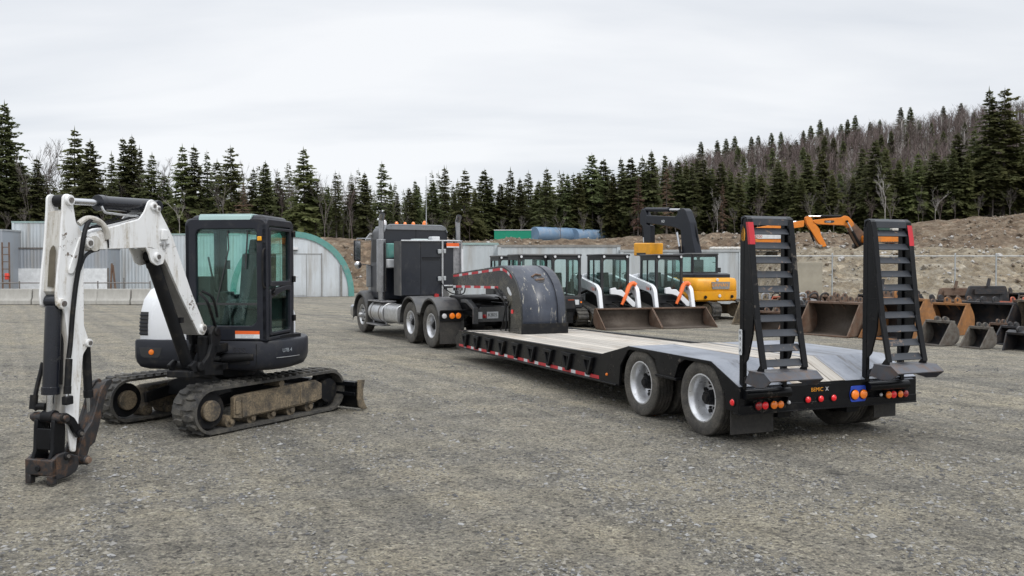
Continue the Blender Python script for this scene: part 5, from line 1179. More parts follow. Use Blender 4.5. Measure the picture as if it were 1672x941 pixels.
b = MB(); b.box(-.1, .3, -.25, .2, 1.5, 1.75); b.box(-.2, -.1, -.25, .2, 1.5, 2.2); b.build('seat', M_inter, oc, bev=.04)
b = MB(); b.tube([(-.2, -.62, 2.1), (-.2, -.82, 2.1), (-.2, -.84, 1.75), (-.2, -.65, 1.7)], .02, 8); b.box(-.25, -.15, -.95, -.78, 1.72, 1.9); b.build('mirror', M_frame, oc)
# its boom, stick and breaker lie in one upright plane
eO = V((-.42, .907, 0)).normalized(); OB = V((7.12, 32.8, 0)); OF = frame(7.12, 32.8, atan2(eO.y, eO.x)); Om = XM.inverted() @ OF
nO = V((eO.y, -eO.x, 0))
def po(u, v, off=0):
    r = ray(u, v); p0 = OB - nO*0 + V((-eO.y, eO.x, 0))*off; k = (p0-CAMP).dot(nO)/r.dot(nO); q = OF.inverted() @ (CAMP+r*k); return (q.x, q.z)
def PO(pts, off=0): return [po(u, v, off) for u, v in pts]
b = MB(Om); b.prism(fillet(PO([(1119, 420), (1116.5, 376), (1108, 372.5), (1103, 371), (1059, 363.7), (1060, 352), (1107, 354), (1110.5, 352), (1112.7, 342.6), (1121, 340.5), (1125, 344.6), (1131.8, 363.7), (1135.6, 387.6), (1142.3, 420)]), .05), -.16, .16); ob_ = b.build('boom', M_dkblue, ox, bev=.02)
text_mesh('HD', 'lettering', M_stick_w, Om @ facing((po(1088, 362)[0], .163, po(1088, 362)[1]), (0, 1, 0)), .16, .002, ob_)
b = MB(Om); b.prism(fillet(PO([(1047.6, 352), (1051.5, 341), (1056.3, 342.6), (1060.6, 353), (1059, 366.6), (1065.8, 369.4), (1066.3, 400), (1055.3, 400), (1053.4, 370), (1048.6, 366.6)]), .04), -.11, .11); b.build('stick', M_dkblue, ox, bev=.02)
def O3(u, v, y=0): a = po(u, v, 0); return V((a[0], y, a[1]))
ram(Om, O3(1054, 342.5), O3(1114, 342.8), .085, .66, .05, ox, mb=M_dkblue)
for y in (.22, -.22): ram(Om, O3(1119, 414, y), O3(1113, 379, y), .05, .3, .045, ox, mb=M_blackm)
ram(Om, O3(1051, 371), O3(1051.5, 398), .06, .6, .04, ox, mb=M_blackm)
bp = PO([(1045, 397), (1073, 397), (1072, 418), (1045, 418)]); b = MB(Om); b.prism(fillet(bp, .06), -.32, .32); bk_ = b.build('breaker', M_yellow, ox, bev=.04)
b = MB(Om); q = PO([(1050, 413), (1065, 413), (1065, 417.5), (1050, 417.5)]); b.prism(q, -.325, .325); b.build('breaker_slot', M_inter, bk_)
b = MB(Om)
for k in range(3): b.tube([O3(1112+4*k, 343, .1-.1*k), O3(1128+k, 362, .12-.1*k), O3(1132+2*k, 385, .12-.1*k), O3(1138, 412, .1-.1*k)], .03, 6, 4)
b.build('hydraulic_hose', M_blackm, ox)

# ------------------------------------------------------------------ two excavators up on the terrace
YB = 57.0
def flat_excavator(label, X, Z): return thing('excavator', label, 'excavator', frame(X, YB, 0, Z), 'orange excavators up on the terrace')
zt = terr(24.6, YB)
fa = thing('excavator', 'orange excavator on the terrace with its boom bent down towards the yard', 'excavator', frame(24.8, YB, 0, zt))
FA = fa.matrix_world.inverted() if False else Matrix.Translation((-24.8, -YB, -zt))
def QA(pts): return [(p.x, p.z) for p in (at(u, v, YB) for u, v in pts)]
def fprism(root, name, m, pts, w0, w1, par=None, bev=.02, r=.1):
    X0 = V(root.matrix_world.translation) if False else ROOTS[root.name]
    b = MB(); b.prism(fillet([(x-X0[0], z-X0[2]) for x, z in QA(pts)], r), w0, w1); return b.build(name, m, par or root, bev=bev)
ROOTS = {fa.name: (24.8, YB, zt)}
M_orx = mat('excavator_orange', (.66, .20, .015), .45, var=.1, dirt=(.2, .13, .07), damt=.36, ds=1.5)
M_orb = mat('dirty_boom_foot', (.10, .06, .04), .6, var=.3, dirt=(.35, .14, .03), damt=.35, ds=3)
bo_ = fprism(fa, 'boom', M_orx, [(1327, 359.5), (1345, 357.5), (1372, 355.5), (1377, 352.3), (1384, 354), (1391, 362), (1393, 368), (1386, 374), (1380, 368.5), (1335, 366.5), (1327, 364)], -.2, .2)
fprism(fa, 'boom_foot', M_orb, [(1386, 360), (1393, 364), (1406, 377), (1416, 392), (1414, 404), (1402, 404), (1396, 395), (1384, 373)], -.19, .19)
ov = fprism(fa, 'name_panel', M_inter, [(1344, 361), (1347, 360.3), (1359, 360.3), (1361, 361.5), (1359, 364.3), (1347, 364.3), (1344, 363.5)], -.215, -.201, bo_, bev=0)
q = at(1352.5, 362.3, YB-.22); text_mesh('CASE', 'lettering', M_stick_w, facing((q.x-24.8, -.217, q.z-zt), (0, -1, 0)), .15, .002, ov)
fprism(fa, 'stick', M_orx, [(1314, 355), (1318, 353), (1324, 356), (1328, 363), (1337, 374), (1340, 385), (1345, 394), (1349, 402), (1342, 404), (1335, 396), (1325, 380), (1316, 366)], -.15, .15)
def tA(u, v, X0=(24.8, 0, 0), Z0=None): p = at(u, v, YB); return V((p.x-24.8, 0, p.z-zt))
ram(None, tA(1374, 353.5), tA(1318, 353.5), .09, .6, .055, fa, mb=M_blackm); ram(None, tA(1322, 377), tA(1334, 405), .07, .6, .05, fa, mb=M_blackm)
for y in (-.3, .3): ram(None, tA(1402, 402)+V((0, y, 0)), tA(1380, 362)+V((0, y, 0)), .09, .6, .05, fa, mb=M_blackm)
c0 = at(1436, 398, YB); hx = c0.x-24.8
excavator_tracks(fa, Matrix.Translation((hx, 0, 0)), 2.2, 1.8, .45, .3)
b = MB(); b.prism(rrect(hx-1.3, hx+1.3, .55, 1.05, .12), -1.1, 1.1); b.build('house', M_orx, fa, bev=.05)
b = MB(); b.prism(rrect(hx-.5, hx+.25, 1.05, 2.1, .1), -1.0, 0); kb = b.build('cab', mat('green_tinted_cab', (.03, .07, .055), .25), fa, bev=.04)
b = MB(); b.prism(rrect(hx+.4, hx+1.2, 1.05, 1.5, .1), -1.0, .9); b.build('engine_cover', M_whiteold, fa, bev=.04)
# second one, seen only between the rungs of the ramp
p0 = at(1255, 395, YB); zt2 = terr(p0.x, YB)
fb = thing('excavator', 'orange excavator with white side panel and red lettering seen between the ramp rungs', 'excavator', frame(p0.x, YB, 0, zt2)); ROOTS[fb.name] = (p0.x, YB, zt2)
fprism(fb, 'boom', M_orx, [(1312, 360), (1311, 371), (1270, 376), (1228, 378), (1222, 376), (1228, 373), (1250, 369), (1268, 367), (1290, 364)], -.2, .2)
ram(None, V((at(1300, 362.5, YB).x-p0.x, 0, at(1300, 362.5, YB).z-zt2)), V((at(1250, 368, YB).x-p0.x, 0, at(1250, 368, YB).z-zt2)), .08, .5, .05, fb, mb=M_chrome)
wp = fprism(fb, 'side_panel', M_stick_w, [(1228, 383), (1282, 383), (1279, 388), (1268, 391), (1230, 391)], -.9, .9)
q = at(1238, 386.6, YB-.9); text_mesh('3300', 'lettering', M_redor, facing((q.x-p0.x, -.905, q.z-zt2), (0, -1, 0)), .27, .003, wp)
b = MB(); b.box(-1.1, 1.0, -.85, .85, .5, .85); b.build('house', M_orx, fb, bev=.05)
excavator_tracks(fb, Matrix.Translation((0, 0, 0)), 2.2, 1.6, .4, .26)
# ------------------------------------------------------------------ sheds and containers
def ribbed(name, col, pitch=.22, strength=.5, var=.06, axis=0, dirt=(.30, .28, .25)):
    t = NT(name); g = t.tc.outputs['Object']; s = t.n('ShaderNodeSeparateXYZ'); t.l(g, s.inputs[0])
    m = t.n('ShaderNodeMath', operation='MULTIPLY'); t.l(s.outputs[axis], m.inputs[0]); m.inputs[1].default_value = 2*pi/pitch
    sn = t.n('ShaderNodeMath', operation='SINE'); t.l(m.outputs[0], sn.inputs[0])
    c = t.ramp(t.noise(.7, 5), [(.3, mul(col, 1-var)), (.7, mul(col, 1+var))])
    st = t.noise(1, 8, .7, t.mapping((1.6, 1.6, .18)), .2); c = t.mix(t.ramp(st, [(.50, (0, 0, 0)), (.72, (.75,)*3)]), c, dirt)
    lowm = t.n('ShaderNodeMapRange'); t.l(s.outputs[2], lowm.inputs['Value']); lowm.inputs['From Min'].default_value = 1.0; lowm.inputs['From Max'].default_value = 0; lowm.inputs['To Max'].default_value = .55
    sp = t.n('ShaderNodeMath', operation='MULTIPLY'); t.l(lowm.outputs['Result'], sp.inputs[0]); t.l(t.noise(2.5, 7, .75), sp.inputs[1])
    c = t.mix(sp.outputs[0], c, (.20, .18, .15))
    t.l(c, t.b.inputs['Base Color']); t.b.inputs['Roughness'].default_value = .5; t.b.inputs['Metallic'].default_value = .15
    t.bump(sn.outputs[0], strength, .03); return t.m
M_trim = mat('pale_teal_trim', (.27, .37, .36), .5, var=.1)
M_sh1 = ribbed('pale_blue_grey_cladding', (.48, .525, .56)); M_sh2 = ribbed('mid_grey_cladding', (.30, .328, .365)); M_sh3 = ribbed('light_grey_cladding', (.47, .51, .535), .3, .35); M_qf = ribbed('quonset_front_cladding', (.56, .60, .635), .3, .3)
def box_shed(name, label, cat, u0, u1, vt, Y, depth, m, rot=0, z0=0, z1=None, trim=None, posts=True):
    trim = trim or M_trim; x0, x1 = at(u0, vt, Y).x, at(u1, vt, Y).x; z1 = at(u0, vt, Y).z if z1 is None else z1; w_ = x1-x0
    r = thing(name, label, cat, frame(x0, Y, rot, z0)); h = z1-z0
    b = MB(); b.box(0, w_, 0, depth, 0, h); b.build('wall', m, r)
    b = MB(); b.box(-.04, w_+.04, -.05, depth+.04, h, h+.10); b.build('roof', trim, r)
    for x in (0, w_-.12):
        if posts: b = MB(); b.box(x-.02, x+.14, -.04, -.002, 0, h); b.build('corner_post', m, r)
    return r, w_, h
A, aw, ah = box_shed('storage_container', 'pale grey container stacked on top of another at the left edge of the yard', 'container', 20, 127, 364, 56, 2.6, M_sh1, RAD(3), z0=3.05)
for k in range(2): b = MB(); b.box(-.02, -.003, .4+.9*k, .46+.9*k, .1, ah-.1); b.build('door_bar', M_galv, A)
b = MB(); b.box(.45, .52, -.06, -.003, .05, ah-.5); b.build('locking_rod', M_pin, A)
B, bw_, bh = box_shed('storage_container', 'darker grey container at ground level with white panels along its foot', 'container', 27, 176, 402, 55.8, 2.6, M_sh2, RAD(0), z1=3.04, trim=M_pin)
for x0, x1 in ((.1, 1.75), (2.2, 3.9), (4.25, 5.9)):
    b = MB(); b.box(x0, x1, -.10, -.03, .02, 1.78); b.build('white_panel', M_stick_w, B)
    b = MB(); b.box(x1+.02, x1+.12, -.10, -.03, .02, 1.82); b.build('panel_post', M_pin, B)
box_shed('long_shed', 'long pale grey shed behind the small excavator', 'shed', 177, 395, 384, 57.5, 6, M_sh1)
box_shed('storage_container', 'slate grey container cut off by the left picture edge', 'container', -170, 3.5, 377, 54, 2.5, M_sh2, trim=M_galv)
r = thing('equipment_rack', 'red and rusty rack standing between the containers at far left', 'rack', frame(at(10, 400, 53).x, 53, 0))
b = MB()
for x in (-.25, .18): b.bar((x, 0, 0), (x, 0, 3.4), .08, .08)
for k in range(7): b.bar((-.25, 0, .4+.45*k), (.18, 0, .4+.45*k), .05, .05)
b.build('frame', M_rust, r); b = MB(); b.box(-.02, .2, -.2, -.05, 1.1, 1.5); b.box(.02, .25, -.25, -.06, 1.3, 1.4); b.build('red_winch', mat('red_paint', (.55, .05, .03), .5), r, bev=.03)
r = thing('pipe_railing', 'low rusty pipe railing running behind the concrete blocks', 'railing', frame(at(0, 460, 47).x, 47, 0))
xe = at(245, 460, 47).x-at(0, 460, 47).x
b = MB(); b.tube([(-2, 0, 1.02), (xe, 0, 1.02)], .03, 8); b.build('rail', M_pin, r)
for k in range(8): b = MB(); x = -1.8+k*(xe+1.8)/7; b.tube([(x, 0, 0), (x, 0, 1.12 if k % 3 else 1.3)], .035, 8); b.build('post', M_pin, r)
r = thing('post_pair', 'pair of rusty leaning posts in front of the long shed', 'posts', frame(at(183, 460, 50).x, 50, 0))
b = MB(); b.tube([(-.12, 0, 0), (0, 0, 2.1)], .06, 8); b.build('post', M_rust, r); b = MB(); b.tube([(.25, 0, 0), (.05, 0, 2.0)], .06, 8); b.build('post', M_rust, r)
# concrete blocks
proto = None; bx0 = gnd(0, 497).x; BLY = 43.6; L_ = 55*BLY/1400
names = ['concrete block at the left edge of the block row', 'concrete block, second visible from the left picture edge', 'concrete block glimpsed beside the excavator stick', 'concrete block right of the excavator stick, seen under the boom', 'concrete block half hidden by the white engine hood', 'concrete block left of the excavator cab, mostly hidden', 'last concrete block at the right end of the row']
us = [0, 55, 107, 161, 216, 270]
for i, u in enumerate(us):
    X = (u-836)/1400*BLY; Mx = frame(X+.02, BLY+random.uniform(-.05, .05), RAD(random.uniform(-.8, .8)))
    if proto is None:
        b = MB(); b.prism([(0, 0), (.32, 0), (.32, .25), (.22, .40), (.19, .79), (-.0+.03, .79)], 0, L_-.05, 'yz')
        b.v = []; b.f = []; b.mi = []
        pr = [(-.30, 0), (.30, 0), (.30, .20), (.20, .36), (.17, .79), (-.17, .79), (-.20, .36), (-.30, .20)]
        b.prism(pr, 0, L_-.05, 'yz'); proto = tag(b.build('concrete_block', M_concrete, None, bev=.02), names[0], 'concrete block', 'concrete blocks in a row'); proto.matrix_world = Mx
    else: dup(proto, Mx, names[i])
# quonset
Yq = 53.8; xc = at(479, 480, Yq).x; q_ = thing('quonset_hut', 'round roofed metal shed with teal arch rim and pale double doors', 'shed', frame(xc, Yq, RAD(17)))
def arch(r, h, n=32, zb=0): return [(r*cos(pi*k/n), zb+h*sin(pi*k/n)**.92) for k in range(n+1)]
RQ, HQ = 3.72, 4.05
b = MB(); b.prism(arch(RQ-.02, HQ-.02), 0, .08); b.build('front_wall', M_qf, q_)
b = MB(); o1, i1 = arch(RQ+.06, HQ+.06), arch(RQ-.30, HQ-.30); 
vs = [(x, -.10, z) for x, z in o1]+[(x, -.10, z) for x, z in i1]+[(x, .12, z) for x, z in o1]+[(x, .12, z) for x, z in i1]; n = len(o1); fs = []
for i in range(n-1): fs += [(i, i+1, n+i+1, n+i), (2*n+i, 2*n+i+1, i+1, i), (n+i, n+i+1, 3*n+i+1, 3*n+i)]
b.add(vs, fs); b.build('arch_rim', M_teal, q_, fix=True, ang=50)
b = MB(); lo = [[(x, y, z) for x, z in arch(RQ, HQ)] for y in (.09, 12)]; b.loft(lo, cap=False, closed=False); b.build('roof', ribbed('quonset_roof', (.40, .45, .45), .3, .6, axis=1), q_, fix=False, ang=60)
b = MB(); b.box(-1.75, 1.75, -.03, -.004, 2.68, 2.72); b.box(-.02, .02, -.03, -.004, 0, 2.68); b.box(-.80, -.77, -.03, -.004, 0, 3.9); b.box(.80, .82, -.03, -.004, 0, 2.7); b.build('door_trim', M_under, q_)
for s in (-1, 1):
    b = MB(); b.box(.03 if s > 0 else -.76, .78 if s > 0 else -.03, -.03, -.004, .08, 2.64); dd = b.build('door', M_qf, q_); b = MB(); b.bar((s*.08, -.05, 1.30), (s*.3, -.05, 1.30), .03, .05); b.build('handle', M_wht, dd)
b = MB(); b.box(1.72, 1.78, -.06, -.004, .05, 2.75); b.build('door_track', M_under, q_)
b = MB(); b.box(-.25, .3, -.22, -.04, 2.95, 3.12); fx = b.build('flood_lamp', M_wht, q_, bev=.01); b = MB(); b.box(-.2, .25, -.225, -.05, 2.91, 2.95); b.build('lens', M_inter, fx)
b = MB(); b.bar((2.95, -.12, 0), (2.95, -.12, 2.0), .12, .08); b.build('post', M_under, q_); b = MB(); b.box(-.05, .1, -.12, -.1, 3.78, 3.95); b.build('sign', M_stick_w, q_)
# middle row
box_shed('storage_container', 'pale container with teal roof edge beside the truck cab', 'container', 700, 812, 400, 41, 2.5, M_sh3)
D2, w2, h2_ = box_shed('storage_container', 'long pale grey container behind the dark loaders', 'container', 813.5, 1012, 403.5, 40.6, 2.5, M_sh3, trim=M_under)
D3, w3, h3 = box_shed('storage_container', 'lower grey container behind the yellow orange excavator', 'container', 1013.5, 1211, 411.5, 40.2, 2.5, M_sh3, trim=M_galv)
for k in range(5):
    X = at(1168+k*10, 410, 40.6).x; b = MB(); s_ = .16+.05*random.random()
    b.lathe([(.001, -.02), (s_*.8, .0), (s_, .06), (s_*.7, .13), (.001, .15)], (0, 0, 0), (0, 0, 1), 10); o = b.build('sandbag', M_whiteold, None, ang=80)
    o.matrix_world = frame(X, 40.9, random.random()*3, h3+.11) @ Matrix.Diagonal((1.5, 1, 1, 1)); tag(o, 'pale sandbag lying on the roof of the lower grey container', 'sandbag', 'sandbags on the container roof')
# concrete slab, chain-link fence
xw = at(1292, 450, 41.6).x; r = MB(); r.box(0, 1.45, 0, .2, 0, 2.15); o = tag(r.build('concrete_slab', mat('tan_concrete', (.33, .30, .24), .9, var=.12, vs=2, bump=.3, bs=30), None, bev=.02), 'tan concrete slab standing at the foot of the earth bank', 'slab'); o.matrix_world = frame(xw, 41.4, 0, 0)
fe = thing('chain_link_fence', 'chain link fence with galvanised posts along the foot of the bank', 'fence', frame(at(1225, 450, 41).x, 41, 0))
fl = at(1760, 450, 41).x-at(1225, 450, 41).x; n = 8
for k in range(n+1): b = MB(); x = fl*k/n; b.tube([(x, 0, 0), (x, 0, 2.5)], .035, 8); b.lathe([(.045, 0), (.03, .05), (.001, .07)], (x, 0, 2.5), (0, 0, 1), 8); b.build('post', M_galv, fe)
b = MB(); b.tube([(0, 0, 2.43), (fl, 0, 2.43)], .022, 8); b.build('top_rail', M_galv, fe)
b = MB()
st_ = .24; N_ = int(fl/st_)
for k in range(-15, N_):
    for s in (1, -1):
        xa = k*st_; xb = xa+2.4
        if s > 0: p, q = (xa, .05), (xb, 2.42)
        else: p, q = (xa, 2.42), (xb, .05)
        if p[0] < 0: tt = -p[0]/(q[0]-p[0]); p = (0, p[1]+(q[1]-p[1])*tt)
        if q[0] > fl: tt = (fl-p[0])/(q[0]-p[0]); q = (fl, p[1]+(q[1]-p[1])*tt)
        if q[0] <= p[0]: continue
        w_ = .0016; b.add([(p[0]-w_, .03, p[1]), (p[0]+w_, .03, p[1]), (q[0]+w_, .03, q[1]), (q[0]-w_, .03, q[1])], [(0, 1, 2, 3)])
b.build('wire_mesh', M_galv, fe, fix=False)
# tanks and container on the berm
Yg = 72.5
g_ = thing('green_container', 'bright green container lying on the berm beside the blue tanks', 'container', frame(at(807, 390, Yg).x, Yg, RAD(-4), terr(at(807, 390, Yg).x, Yg)-.35))
wg = at(869, 390, Yg).x-at(807, 390, Yg).x; b = MB(); b.box(0, wg, 0, 2, 0, at(840, 376.5, Yg).z-terr(at(807, 390, Yg).x, Yg)+.35); b.build('wall', M_green, g_); 
zg = at(840, 376.5, Yg).z-terr(at(807, 390, Yg).x, Yg)+.35; b = MB(); b.box(-.03, wg+.03, -.04, 2, zg, zg+.06); b.build('lid', M_wht, g_)
for nm, u0, u1, vt, Ya, Yb in (('larger pale blue tank beside the green container', 869, 940, 370.5, 72.0, 75.0), ('smaller pale blue tank at the right of the pair', 934, 996, 374, 74.0, 77.0)):
    rr = .66; p = at(u0+3, vt, Ya); q = at(u1, vt, Yb); p.z -= rr; q.z -= rr
    r = thing('storage_tank', nm+', lying on the berm', 'tank', frame(p.x, p.y, atan2(q.y-p.y, q.x-p.x), p.z), 'blue tanks on the berm'); Lt = (q-p).length
    b = MB(); b.lathe([(.001, 0), (rr*.98, .0), (rr, .05), (rr, Lt-.05), (rr*.97, Lt), (.001, Lt)], (0, 0, 0), (1, 0, 0), 28); b.build('shell', M_bluetank, r, ang=40)
    for k in range(1, 4): b = MB(); b.lathe([(rr, 0), (rr+.025, .01), (rr+.025, .05), (rr, .06)], (Lt*k/4, 0, 0), (1, 0, 0), 28); b.build('hoop', M_bluetank, r)
    b = MB(); b.box(.2, Lt-.2, -.4, .4, -rr-.6, -rr+.1); b.build('cradle', M_under, r)
# ------------------------------------------------------------------ loose buckets and attachments
def bucket(label, u, v, w_, h, d, ang_, m, minn=None, Y=None, z=0, teeth=0, ears=2, tilt=0, up=0):
    p = gnd(u, v) if Y is None else V(((u-836)/1400*Y, Y, z)); minn = minn or m
    r = thing('excavator_bucket', label, 'bucket', frame(p.x, p.y, RAD(ang_), z) @ Matrix.Rotation(RAD(tilt), 4, 'Y'), 'loose buckets by the bank')
    cv = fillet([(.06*d, h), (-.14*d, h*.98), (-.40*d, h*.62), (-.40*d, h*.22), (-.12*d, .0), (.72*d, .0)], [.02, .06*h, .25*h, .25*h, .2*h, .02], 4)
    b = MB(); b.add([q for (x, zz_) in cv for q in ((x, -w_/2, zz_), (x, w_/2, zz_))], [(2*i, 2*i+1, 2*i+3, 2*i+2) for i in range(len(cv)-1)])
    o = b.build('shell', minn, r, fix=False, ang=60); s_ = o.modifiers.new('t', 'SOLIDIFY'); s_.thickness = .02; s_.offset = 0
    for s in (1, -1):
        b = MB(); y0, y1 = sorted((s*w_/2, s*(w_/2+.028))); b.prism(cv, y0, y1); sp = b.build('side_plate', m, r, bev=.004)
        b = MB(); b.bar((.06*d, s*(w_/2+.012), h), (.74*d, s*(w_/2+.012), 0), .06, .035, (0, 1, 0)); b.build('wear_strip', m, sp)
    b = MB(); b.box(-.12*d, .10*d, -w_/2-.03, w_/2+.03, h-.02, h+.045); b.build('top_lip', m, r, bev=.008)
    b = MB(); b.box(.60*d, .80*d, -w_/2-.02, w_/2+.02, -.015, .02); b.build('cutting_edge', m, r)
    for k in range(teeth): b = MB(); y = -w_/2+.06+(w_-.12)*k/max(1, teeth-1); b.prism([(.72*d, -.01), (.98*d, .0), (.98*d, .02), (.74*d, .05)], y-.035, y+.035); b.build('tooth', m, r)
    for k in range(ears):
        y = (k-.5)*min(.36, w_*.32); e_ = .22*max(.6, h); b = MB()
        b.prism(fillet([(-.34*d, h*.75), (.08*d, h+.03), (.06*d, h+e_), (-.10*d, h+e_*1.15), (-.3*d, h+e_*.7)], .05, 3), y-.022, y+.022); er = b.build('ear', m, r, bev=.004)
        b = MB(); b.cyl((0.0*d-.03, y-.03, h+e_*.72), (-.03, y+.03, h+e_*.72), .045, .045, 14); b.build('pin_hole', M_inter, er)
    return r
bucket('wide rusty bucket between the two trailer ramps, its mouth facing the yard', 1363, 546, 1.60, .90, .95, 218, M_rust, M_worn)
bucket('tall rust orange bucket right behind the right ramp', 1472, 552, 1.45, 1.05, 1.05, 209, M_rustor, M_dark_b)
bucket('small dark bucket with mud caked side, front of the row', 1534, 562, .70, .56, .62, 206, M_greymud, M_dark_b)
bucket('large black bucket with slate top lip behind the small ones', 1612, 543, 1.55, .86, .9, 212, M_dark_b, M_dark_b)
bucket('very small bucket caked in grey mud', 1601, 567, .52, .46, .5, 206, M_greymud, M_dark_b)
bucket('small dark bucket beside the mud caked one', 1652, 562, .50, .42, .5, 206, M_dark_b)
bucket('slate coloured bucket lying at the right picture edge', 1680, 573, .75, .45, .6, 205, M_dark_b, tilt=25)
bucket('brown worn bucket at the right edge behind the black one', 1688, 548, 1.2, .95, .9, 181, M_mud, M_worn)
bucket('maroon bucket in the back row', 1572, 512, 1.1, .8, .8, 216, M_rust, M_dark_b, Y=28)
bucket('black narrow bucket in the back row by the right ramp', 1527, 512, .9, .85, .8, 216, M_dark_b, Y=27.5)
bucket('faded red bucket at the back right', 1662, 508, 1.3, .80, .8, 214, M_redor, M_dark_b, Y=27)
bucket('brown bucket seen low between the rungs of the left ramp', 1258, 540, 1.1, .55, .7, 221, M_rust, M_worn)
bucket('rusty bucket further back between the rungs of the left ramp', 1240, 505, 1.3, .8, .8, 224, M_mud, M_dark_b, Y=29)
bucket('red brown bucket behind the left ramp near the bank', 1283, 500, 1.0, .85, .8, 211, M_redor, M_dark_b, Y=30)
bucket('dark bucket seen through the right ramp', 1448, 520, 1.0, .9, .8, 216, M_dark_b, Y=28.5)
bucket('brown bucket at the end of the back row', 1700, 500, 1.3, .95, .9, 206, M_rust, M_dark_b, Y=28)
bucket('rust brown bucket standing behind the wide one between the ramps', 1395, 512, 1.1, .82, .8, 214, M_rust, M_dark_b, Y=26.5)
bucket('narrow dark bucket left of the wide rusty one', 1312, 516, .8, .75, .7, 222, M_dark_b, Y=26)
bucket('rusty digging bucket between the orange and the black ones', 1553, 512, 1.0, .85, .85, 212, M_rustor, M_dark_b, Y=25)
bucket('brown bucket in the third row by the fence', 1590, 505, 1.2, .95, .8, 210, M_mud, M_dark_b, Y=31)
bucket('dark rusty bucket in the third row at far right', 1640, 505, 1.1, .95, .8, 220, M_rusty, M_dark_b, Y=31.5)
bucket('small rusty bucket near the right edge in front of the row', 1632, 556, .45, .42, .5, 212, M_rust, M_dark_b)
bucket('maroon bucket near the right edge in the second row', 1690, 505, 1.2, .9, .8, 208, M_rust, M_dark_b, Y=25.5)
rs = random.Random(14)
for k in range(17):
    u = 1302+k*24+rs.uniform(-8, 8); m = rs.choice((M_rust, M_mud, M_dark_b, M_rusty, M_dark_b, M_rust)); h = rs.uniform(.7, 1.0)
    bk = bucket('dark rusty bucket packed into the back rows below the bank', u, 505, rs.uniform(.7, 1.2), h, rs.uniform(.7, .9), rs.uniform(195, 235), m, M_dark_b, Y=(27.2, 29.8, 33)[k % 3]); bk['group'] = 'buckets packed into the back rows'
def attach(label, u, Y, w_, h, m, kind, ang_=0):
    r = thing('machine_attachment', label, 'attachment', frame((u-836)/1400*Y, Y, RAD(ang_)))
    if kind == 'frame':
        b = MB(); b.prism(fillet([(-w_/2, .1), (w_/2, .1), (w_/2*.9, h*.6), (w_*.2, h*.66), (-w_*.3, h*.75), (-w_/2, h*.5)], .05), -.05, .05); b.build('back_plate', m, r, bev=.01)
        for x in ((-w_*.28, w_*.02, w_*.3) if m is M_greyatt else ()): b = MB(); b.tube([(x-.13, -.06, h*.55), (x-.15, -.1, h*.74), (x-.06, -.12, h*.82), (x+.1, -.1, h*.80), (x+.15, -.06, h*.6)], .03, 8, 4); b.build('loop', M_dark_b if x > 0 else m, r)
        b = MB(); b.box(-w_*.1, w_*.12, -.14, -.05, h*.35, h*.55); b.build('ram_block', M_orange, r, bev=.02)
        b = MB(); b.bar((-w_/2, -.3, .1), (w_/2, -.3, .1), .2, .12); b.bar((-w_/2+.1, 0, .1), (-w_/2+.1, -.3, .12), .08, .08); b.bar((w_/2-.1, 0, .1), (w_/2-.1, -.3, .12), .08, .08); b.build('base', m, r)
    else:
        b = MB(); b.prism(fillet([(-w_/2, .1), (w_/2, .1), (w_/2, h*.75), (w_*.42, h), (-w_*.42, h), (-w_/2, h*.75)], .06), -.06, .06); b.build('back_plate', m, r, bev=.02)
        for x in (-w_*.3, w_*.3): b = MB(); b.prism(fillet([(.06, 0), (-.7, 0), (-.7, .06), (-.1, .18), (-.06, h*.9), (.06, h*.9)], .03), x-.05, x+.05, 'yz'); b.build('fork', m, r, bev=.01)
        b = MB(); b.bar((-w_*.35, -.1, h*.85), (w_*.35, -.1, h*.85), .12, .16); b.cyl((-.05, -.12, h), (.0, -.12, h+.25), .06, .05, 12); b.build('top_beam', m, r)
attach('grey coupler frame with hoops and an orange block', 1326, 27, 1.3, 1.35, M_greyatt, 'frame', 8)
attach('black hooked attachment left of the right ramp', 1380, 28.5, 1.3, 1.25, M_dark_b, 'frame', -5)
attach('pale grey attachment seen through the left ramp', 1265, 31, 1.3, 1.2, M_greyatt, 'frame', 5)
attach('black fork frame in the back row of attachments', 1612, 29, 1.5, 1.3, M_dark_b, 'fork', 4)
attach('dark fork frame behind the right ramp rungs', 1440, 31, 1.2, 1.25, M_dark_b, 'fork', 4)
attach('maroon fork frame by the faded red bucket', 1560, 30, 1.2, 1.2, M_rust, 'fork', -6)
